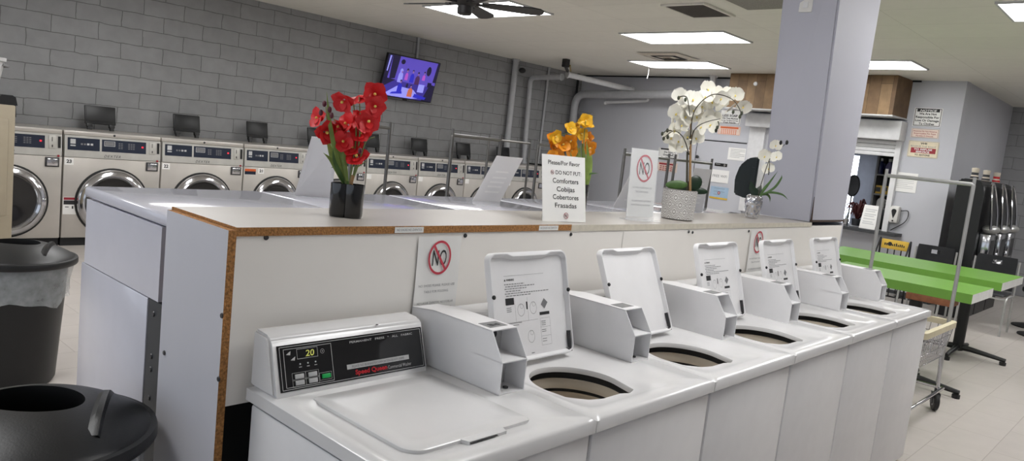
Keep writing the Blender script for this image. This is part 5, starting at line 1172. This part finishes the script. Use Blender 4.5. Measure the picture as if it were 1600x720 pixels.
# ================================================================== BLACK CHAIRS
def chair_parts(t):
    # local: faces -x, seat centre at origin
    bm = NB(); n = 8; W = .215
    rows = []
    for i in range(9):
        z = .50+.40*i/8; row = []
        for j in range(n+1): y = -W+2*W*j/n; row.append(bm.verts.new((.2+.05*i/8-.05*(1-(y/W)**2)*-1*.5-.02, y*(1-.03*(i == 8)), z)))
        rows.append(row)
    for i in range(8):
        for j in range(n):
            if i == 6 and 3 <= j <= 4: continue                          # hand hole
            bm.faces.new((rows[i][j], rows[i][j+1], rows[i+1][j+1], rows[i+1][j]))
    bmesh.ops.solidify(bm, geom=bm.faces[:], thickness=.014); obj('backrest', bm, 'chair_black', t, smooth=50)
    bm = NB(); box(bm, -.22, .2, -.21, .21, .455, .485, .012); obj('seat', bm, 'chair_black', t)
    for s in (-1, 1):
        y = s*.235; bm = NB(); tube(bm, bend([(.21, y, .0), (.20, y, .45), (.245, y, .86)], .1), .0125, 8); obj('rear_leg', bm, 'aluminium', t)
        bm = NB(); tube(bm, bend([(-.25, y, 0), (-.21, y, .455), (.19, y, .44)], .06), .0135, 8); obj('front_leg', bm, 'aluminium', t)
    bm = NB(); rod(bm, (-.2, -.235, .43), (-.2, .235, .43), .010); rod(bm, (.18, -.235, .43), (.18, .235, .43), .010); obj('cross_bar', bm, 'aluminium', t)
ch = thing('stacking_chair', 'black plastic chair with grey frame behind the near end of the farther green table', 'chair', (8.95, .72, 0), 0, 'black chairs at the tables'); chair_parts(ch)
dup(ch, (8.95, 1.40, 0), 'black plastic chair with grey frame between the yellow-topped rack and the dark vending cabinet')

# ================================================================== YELLOW-HEADED WIRE RACK
a, b = atx(1379, 372, 9.55), atx(1421, 379, 9.55); y0, y1 = min(a.y, b.y), max(a.y, b.y); zt = a.z
t = thing('brochure_rack', 'black wire rack with a yellow printed header under the service window', 'rack', (9.55, (y0+y1)/2, 0))
bm = NB(); box(bm, 9.54, 9.555, y0, y1, zt-.13, zt, .003); hd = obj('header_board', bm, 'yellow', t, world=True)
bm = NB(); O = Vector((9.5395, y1, zt-.13)); U3 = -Y_; r5 = random.Random(9)
for i in range(11): u = .04+(y1-y0-.08)*i/11; rect(bm, O, U3, Z_, u, u+.016, .045, .045+r5.uniform(.025, .045))
disc(bm, O, U3, Z_, .11, .07, .028); txt('header_print', bm, 'ink', hd, world=True)
bm = NB()
for y in (y0-.02, y1+.02):
    tube(bm, bend([(9.3, y, 0), (9.3, y, zt-.35), (9.55, y, zt+.02), (9.62, y, 0)], .03), .012, 6)
    tube(bm, [(9.42, y, zt-.17), (9.42, y, .1)], .008, 6)
for k in range(4):
    z = .12+.17*k; tube(bm, [(9.3, y0-.02, z), (9.3, y1+.02, z)], .008, 6); tube(bm, [(9.6, y0-.02, z), (9.6, y1+.02, z)], .008, 6)
for i in range(1, 4): y = y0+(y1-y0)*i/4; tube(bm, [(9.56, y, zt-.1), (9.6, y, .12), (9.3, y, .12), (9.3, y, .3)], .008, 6)
obj('wire_frame', bm, 'black', t, world=True)
bm = NB()
for k in range(2): z = .13+.17*k; box(bm, 9.33, 9.52, y0+.02, y1-.02, z, z+.012)
obj('tray', bm, 'steel', t, world=True)

# ================================================================== CANDY / CAPSULE VENDING CABINETS
zt = 1.80
VL = ['black vending cabinet with an arched chrome chute, nearest beside the chairs', 'black vending cabinet with an arched chrome chute, middle of the three', 'black vending cabinet with an arched chrome chute, farthest at the right edge']
for k in range(3):
    x0 = 9.42+.66*k; t = thing('vending_cabinet', VL[k], 'vending machine', (x0, 1.2, 0), 0, 'black vending cabinets')
    zk = zt
    bm = NB(); prism(bm, [(-.17, .0), (.15, 0), (.15, zk-.06), (.13, zk-.015), (.09, zk), (-.08, zk), (-.14, zk-.05), (-.17, zk-.2)], lambda y, z, d: (d, y, z), 0, .62)
    bmesh.ops.bevel(bm, geom=[e for e in bm.edges if abs(e.verts[0].co.x-e.verts[1].co.x) > .5 and e.verts[0].co.z > .1], offset=.02, segments=2, affect='EDGES'); obj('case', bm, 'black_plastic', t)
    # arched chrome frame bulging towards the aisle
    bm = NB(); arc = [(.31+.18*math.cos(PI*i/16)*-1, -.185-.10*(1-math.sin(PI*i/16))*1, zk-.62+.6*math.sin(PI*i/16)**.7) for i in range(17)]; tube(bm, arc, .015, 8); obj('arch_trim', bm, 'chrome', t)
    bm = NB(); prism(bm, [(.16, zk-.6), (.46, zk-.6), (.46, zk-.3), (.40, zk-.12), (.31, zk-.05), (.22, zk-.12), (.16, zk-.3)], lambda x, z, d: (x, d-(zk-z)*.15, z), -.195, -.178); obj('window_panel', bm, 'black_plastic', t, smooth=0)
    bm = NB(); ell(bm, (.31, -.255, zk-.62), (.2, .1, .06), 20, 10); obj('hood_lip', bm, 'aluminium', t)
    bm = NB(); box(bm, .14, .48, -.30, -.175, .75, zk-.68, .01); c = obj('chute', bm, 'chrome', t); bm = NB(); box(bm, .2, .42, -.304, -.299, .8, zk-.75); obj('chute_window', bm, 'steel_dark', c)
    bm = NB(); box(bm, .12, .5, -.36, -.175, .62, .76, .02); box(bm, .2, .42, -.32, -.175, .42, .62, .03); obj('coin_mechanism', bm, 'chrome', t)
    bm = NB(); lathe(bm, [(.05, 0), (.05, .03), (.02, .04), (.02, .08), (0, .08)], 16, (.31, -.36, .69), 'Y'); obj('crank', bm, 'chrome', t)
    if k < 3:
        s = thing('ornament_bottle', ['small striped can standing on the nearest vending cabinet', 'small striped can standing on the middle vending cabinet', 'small red and white can standing on the farthest vending cabinet'][k], 'can', (x0+.14, 1.2, zk), 0, 'cans on the vending cabinets'); s.scale = (.8, .8, .8)
        bm = NB(); lathe(bm, [(0, 0), (.055, 0), (.06, .01), (.06, .05), (.05, .06), (.05, .13), (.055, .14), (.055, .18), (0, .19)], 20); obj('can_body', bm, 'beige', s)
        bm = NB(); lathe(bm, [(.0615, .015), (.0615, .045)], 20); lathe(bm, [(.0515, .07), (.0515, .11)], 20); obj('can_band', bm, 'dark_grey' if k < 2 else 'red', s)
# stools' round bases at the right edge
for i, (u, w) in enumerate(((1592, 511), (1602, 526))):
    p = atz(u, w, 0); t = thing('round_stool', ['black round stool base at the right edge, farther one', 'black round stool base at the right edge, nearer one'][i], 'stool', (p.x+.2, p.y-.12, 0), 0, 'round stools at the right edge')
    bm = NB(); lathe(bm, [(0, 0), (.24, 0), (.24, .015), (.06, .05), (.03, .06), (0, .06)], 32); obj('foot_disc', bm, 'black', t); bm = NB(); rod(bm, (0, 0, .05), (0, 0, .44), .03, 14); obj('column', bm, 'black', t); bm = NB(); lathe(bm, [(0, .44), (.17, .44), (.19, .46), (.19, .5), (.16, .53), (0, .53)], 28); obj('seat_pad', bm, 'black_plastic', t)

# ================================================================== WIRE LAUNDRY CARTS with hanging racks
def cart_meshes(w, H, plastic):
    """local: rack frame across x (width w) at y=0; basket extends to -y; wheels on floor"""
    d = {}; h = w/2; Lc = .82; zr, zb = .655, .41
    def lo(x, y): return (x*.93, -.04-(y)*(Lc*.9)/Lc, zb)
    bm = NB(); tube(bm, [(-h, 0, .16), (-h, -Lc, .16), (h, -Lc, .16), (h, 0, .16)], .013, 8, True)
    for x, y in ((-h+.02, -.06), (h-.02, -.06), (-h+.05, -Lc+.05), (h-.05, -Lc+.05)): tube(bm, [(x, y, .16), (x*.94, y, zb)], .013, 8)
    d['base_frame'] = mesh('base_frame', bm, 60)
    bm = NB()
    top = [(-h, 0), (h, 0), (h, -Lc), (-h, -Lc)]
    def P4(t, f):                                            # point at fraction f down, along perimeter side t
        pass
    for lev in (0, .33, .66, 1):
        s = 1-.10*lev; z = zr+(zb-zr)*lev
        tube(bm, [(-h*s, -.03*lev, z), (h*s, -.03*lev, z), (h*s, -Lc+.09*lev, z), (-h*s, -Lc+.09*lev, z)], .0045 if lev else .006, 6, True)
    n = 13
    for i in range(n+1):
        x = -h+2*h*i/n
        for y, y2 in ((0, -.03), (-Lc, -Lc+.09)): tube(bm, [(x, y, zr), (x*.9, y2, zb)], .003, 5)
        tube(bm, [(x*.9, -.03, zb), (x*.9, -Lc+.09, zb)], .003, 5)
    n = 16
    for i in range(n+1):
        y = -Lc*i/n; y2 = -.03+(-Lc+.12)*i/n
        for s in (-1, 1): tube(bm, [(s*h, y, zr), (s*h*.9, y2, zb)], .003, 5)
        tube(bm, [(-h*.9, y2, zb), (h*.9, y2, zb)], .003, 5)
    d['basket'] = mesh('basket', bm, 60)
    bm = NB(); q = .018
    o = rrect(-h-q, h+q, -Lc-q, q, .05, 4); i_ = rrect(-h+q, h-q, -Lc+q, -q, .03, 4)
    loops(bm, [[(x, y, zr-.02) for x, y in o], [(x, y, zr+.022) for x, y in o], [(x, y, zr+.022) for x, y in i_], [(x, y, zr-.02) for x, y in i_], [(x, y, zr-.02) for x, y in o]]); d['rim'] = mesh('rim', bm, 40)
    bm = NB(); tube(bm, bend([(-h+.03, -.05, .2), (-h+.03, -.05, H), (h-.03, -.05, H), (h-.03, -.05, .2)], .012, 3), .014, 8); tube(bm, [(-h+.03, -.05, H), (-h+.03, -.05, H+.05)], .012, 8); tube(bm, [(h-.03, -.05, H), (h-.03, -.05, H+.05)], .012, 8); d['hanging_rack'] = mesh('hanging_rack', bm, 50)
    return d
def wheel_meshes():
    bm = NB(); lathe(bm, [(.03, -.016), (.062, -.016), (.068, -.01), (.068, .01), (.062, .016), (.03, .016)], 28, (0, 0, .068), 'X'); a = mesh('tyre', bm)
    bm = NB(); lathe(bm, [(0, -.02), (.032, -.018), (.032, .018), (0, .02)], 20, (0, 0, .068), 'X'); b = mesh('hub', bm)
    bm = NB(); box(bm, -.026, -.021, -.02, .035, .05, .13, .002); box(bm, .021, .026, -.02, .035, .05, .13, .002); box(bm, -.026, .026, -.005, .045, .126, .134, .002); rod(bm, (0, .02, .13), (0, .02, .165), .012, 10); c = mesh('fork', bm)
    return a, b, c
WT_, WH_, WF_ = wheel_meshes()
def cart(w, H, loc, rz, label, plastic=True):
    t = thing('laundry_cart', label, 'cart', loc, rz, 'wire laundry carts with hanging racks'); d = cart_meshes(w, H, plastic); h = w/2
    put('base_frame', d['base_frame'], 'chrome', t); put('basket', d['basket'], 'chrome', t); put('basket_rim', d['rim'], 'cart_plastic', t); put('hanging_rack', d['hanging_rack'], 'aluminium' if plastic else 'rack_steel', t)
    for x, y in ((-h+.02, -.06), (h-.02, -.06), (-h+.05, -.77), (h-.05, -.77)):
        f = put('caster', WF_, 'steel_dark', t); f.location = (x, y-.02, 0); f.rotation_euler = (0, 0, .5); put('tyre', WT_, 'rubber', f); put('wheel_hub', WH_, 'grey', f)
# near cart: rack across world y at x ~4.66, basket towards -x
cart(.66, 1.69, (4.70, .485, 0), -PI/2, 'wire laundry cart with cream rim and hanging rack at the end of the front washers')
def rackcart(pl_, pr, y, label, rz=PI):
    a, b = aty(*pl_, y), aty(*pr, y); w = b.x-a.x+.06; cart(w, 1.63*1, ((a.x+b.x)/2, y-.05, 0), rz, label, False)
rackcart((552, 199), (609, 203), 3.9, 'chrome hanging-rack cart directly behind the red orchid')
rackcart((707, 214), (782, 221), 3.3, 'chrome hanging-rack cart between the red orchid and the leaning white sign')
rackcart((764, 220), (828, 228), 5.0, 'chrome hanging-rack cart farther back behind the leaning white sign')
rackcart((841, 229), (893, 236), 3.6, 'chrome hanging-rack cart behind the yellow orchid')
rackcart((975, 247), (1044, 256), 2.7, 'chrome hanging-rack cart behind the clear NO sign holder')
rackcart((1054, 256), (1111, 262), 2.7, 'chrome hanging-rack cart behind the diamond-patterned pot')

# ================================================================== LIGHT AND VIEW
w = bpy.data.worlds.new('world'); SC.world = w; w.use_nodes = True; bg = w.node_tree.nodes['Background']
bg.inputs['Color'].default_value = (.80, .88, 1.0, 1); bg.inputs['Strength'].default_value = .9
vs = SC.view_settings; vs.view_transform = 'Standard'; vs.look = 'None'; vs.gamma = 1; vs.exposure = .15; vs.use_curve_mapping = False
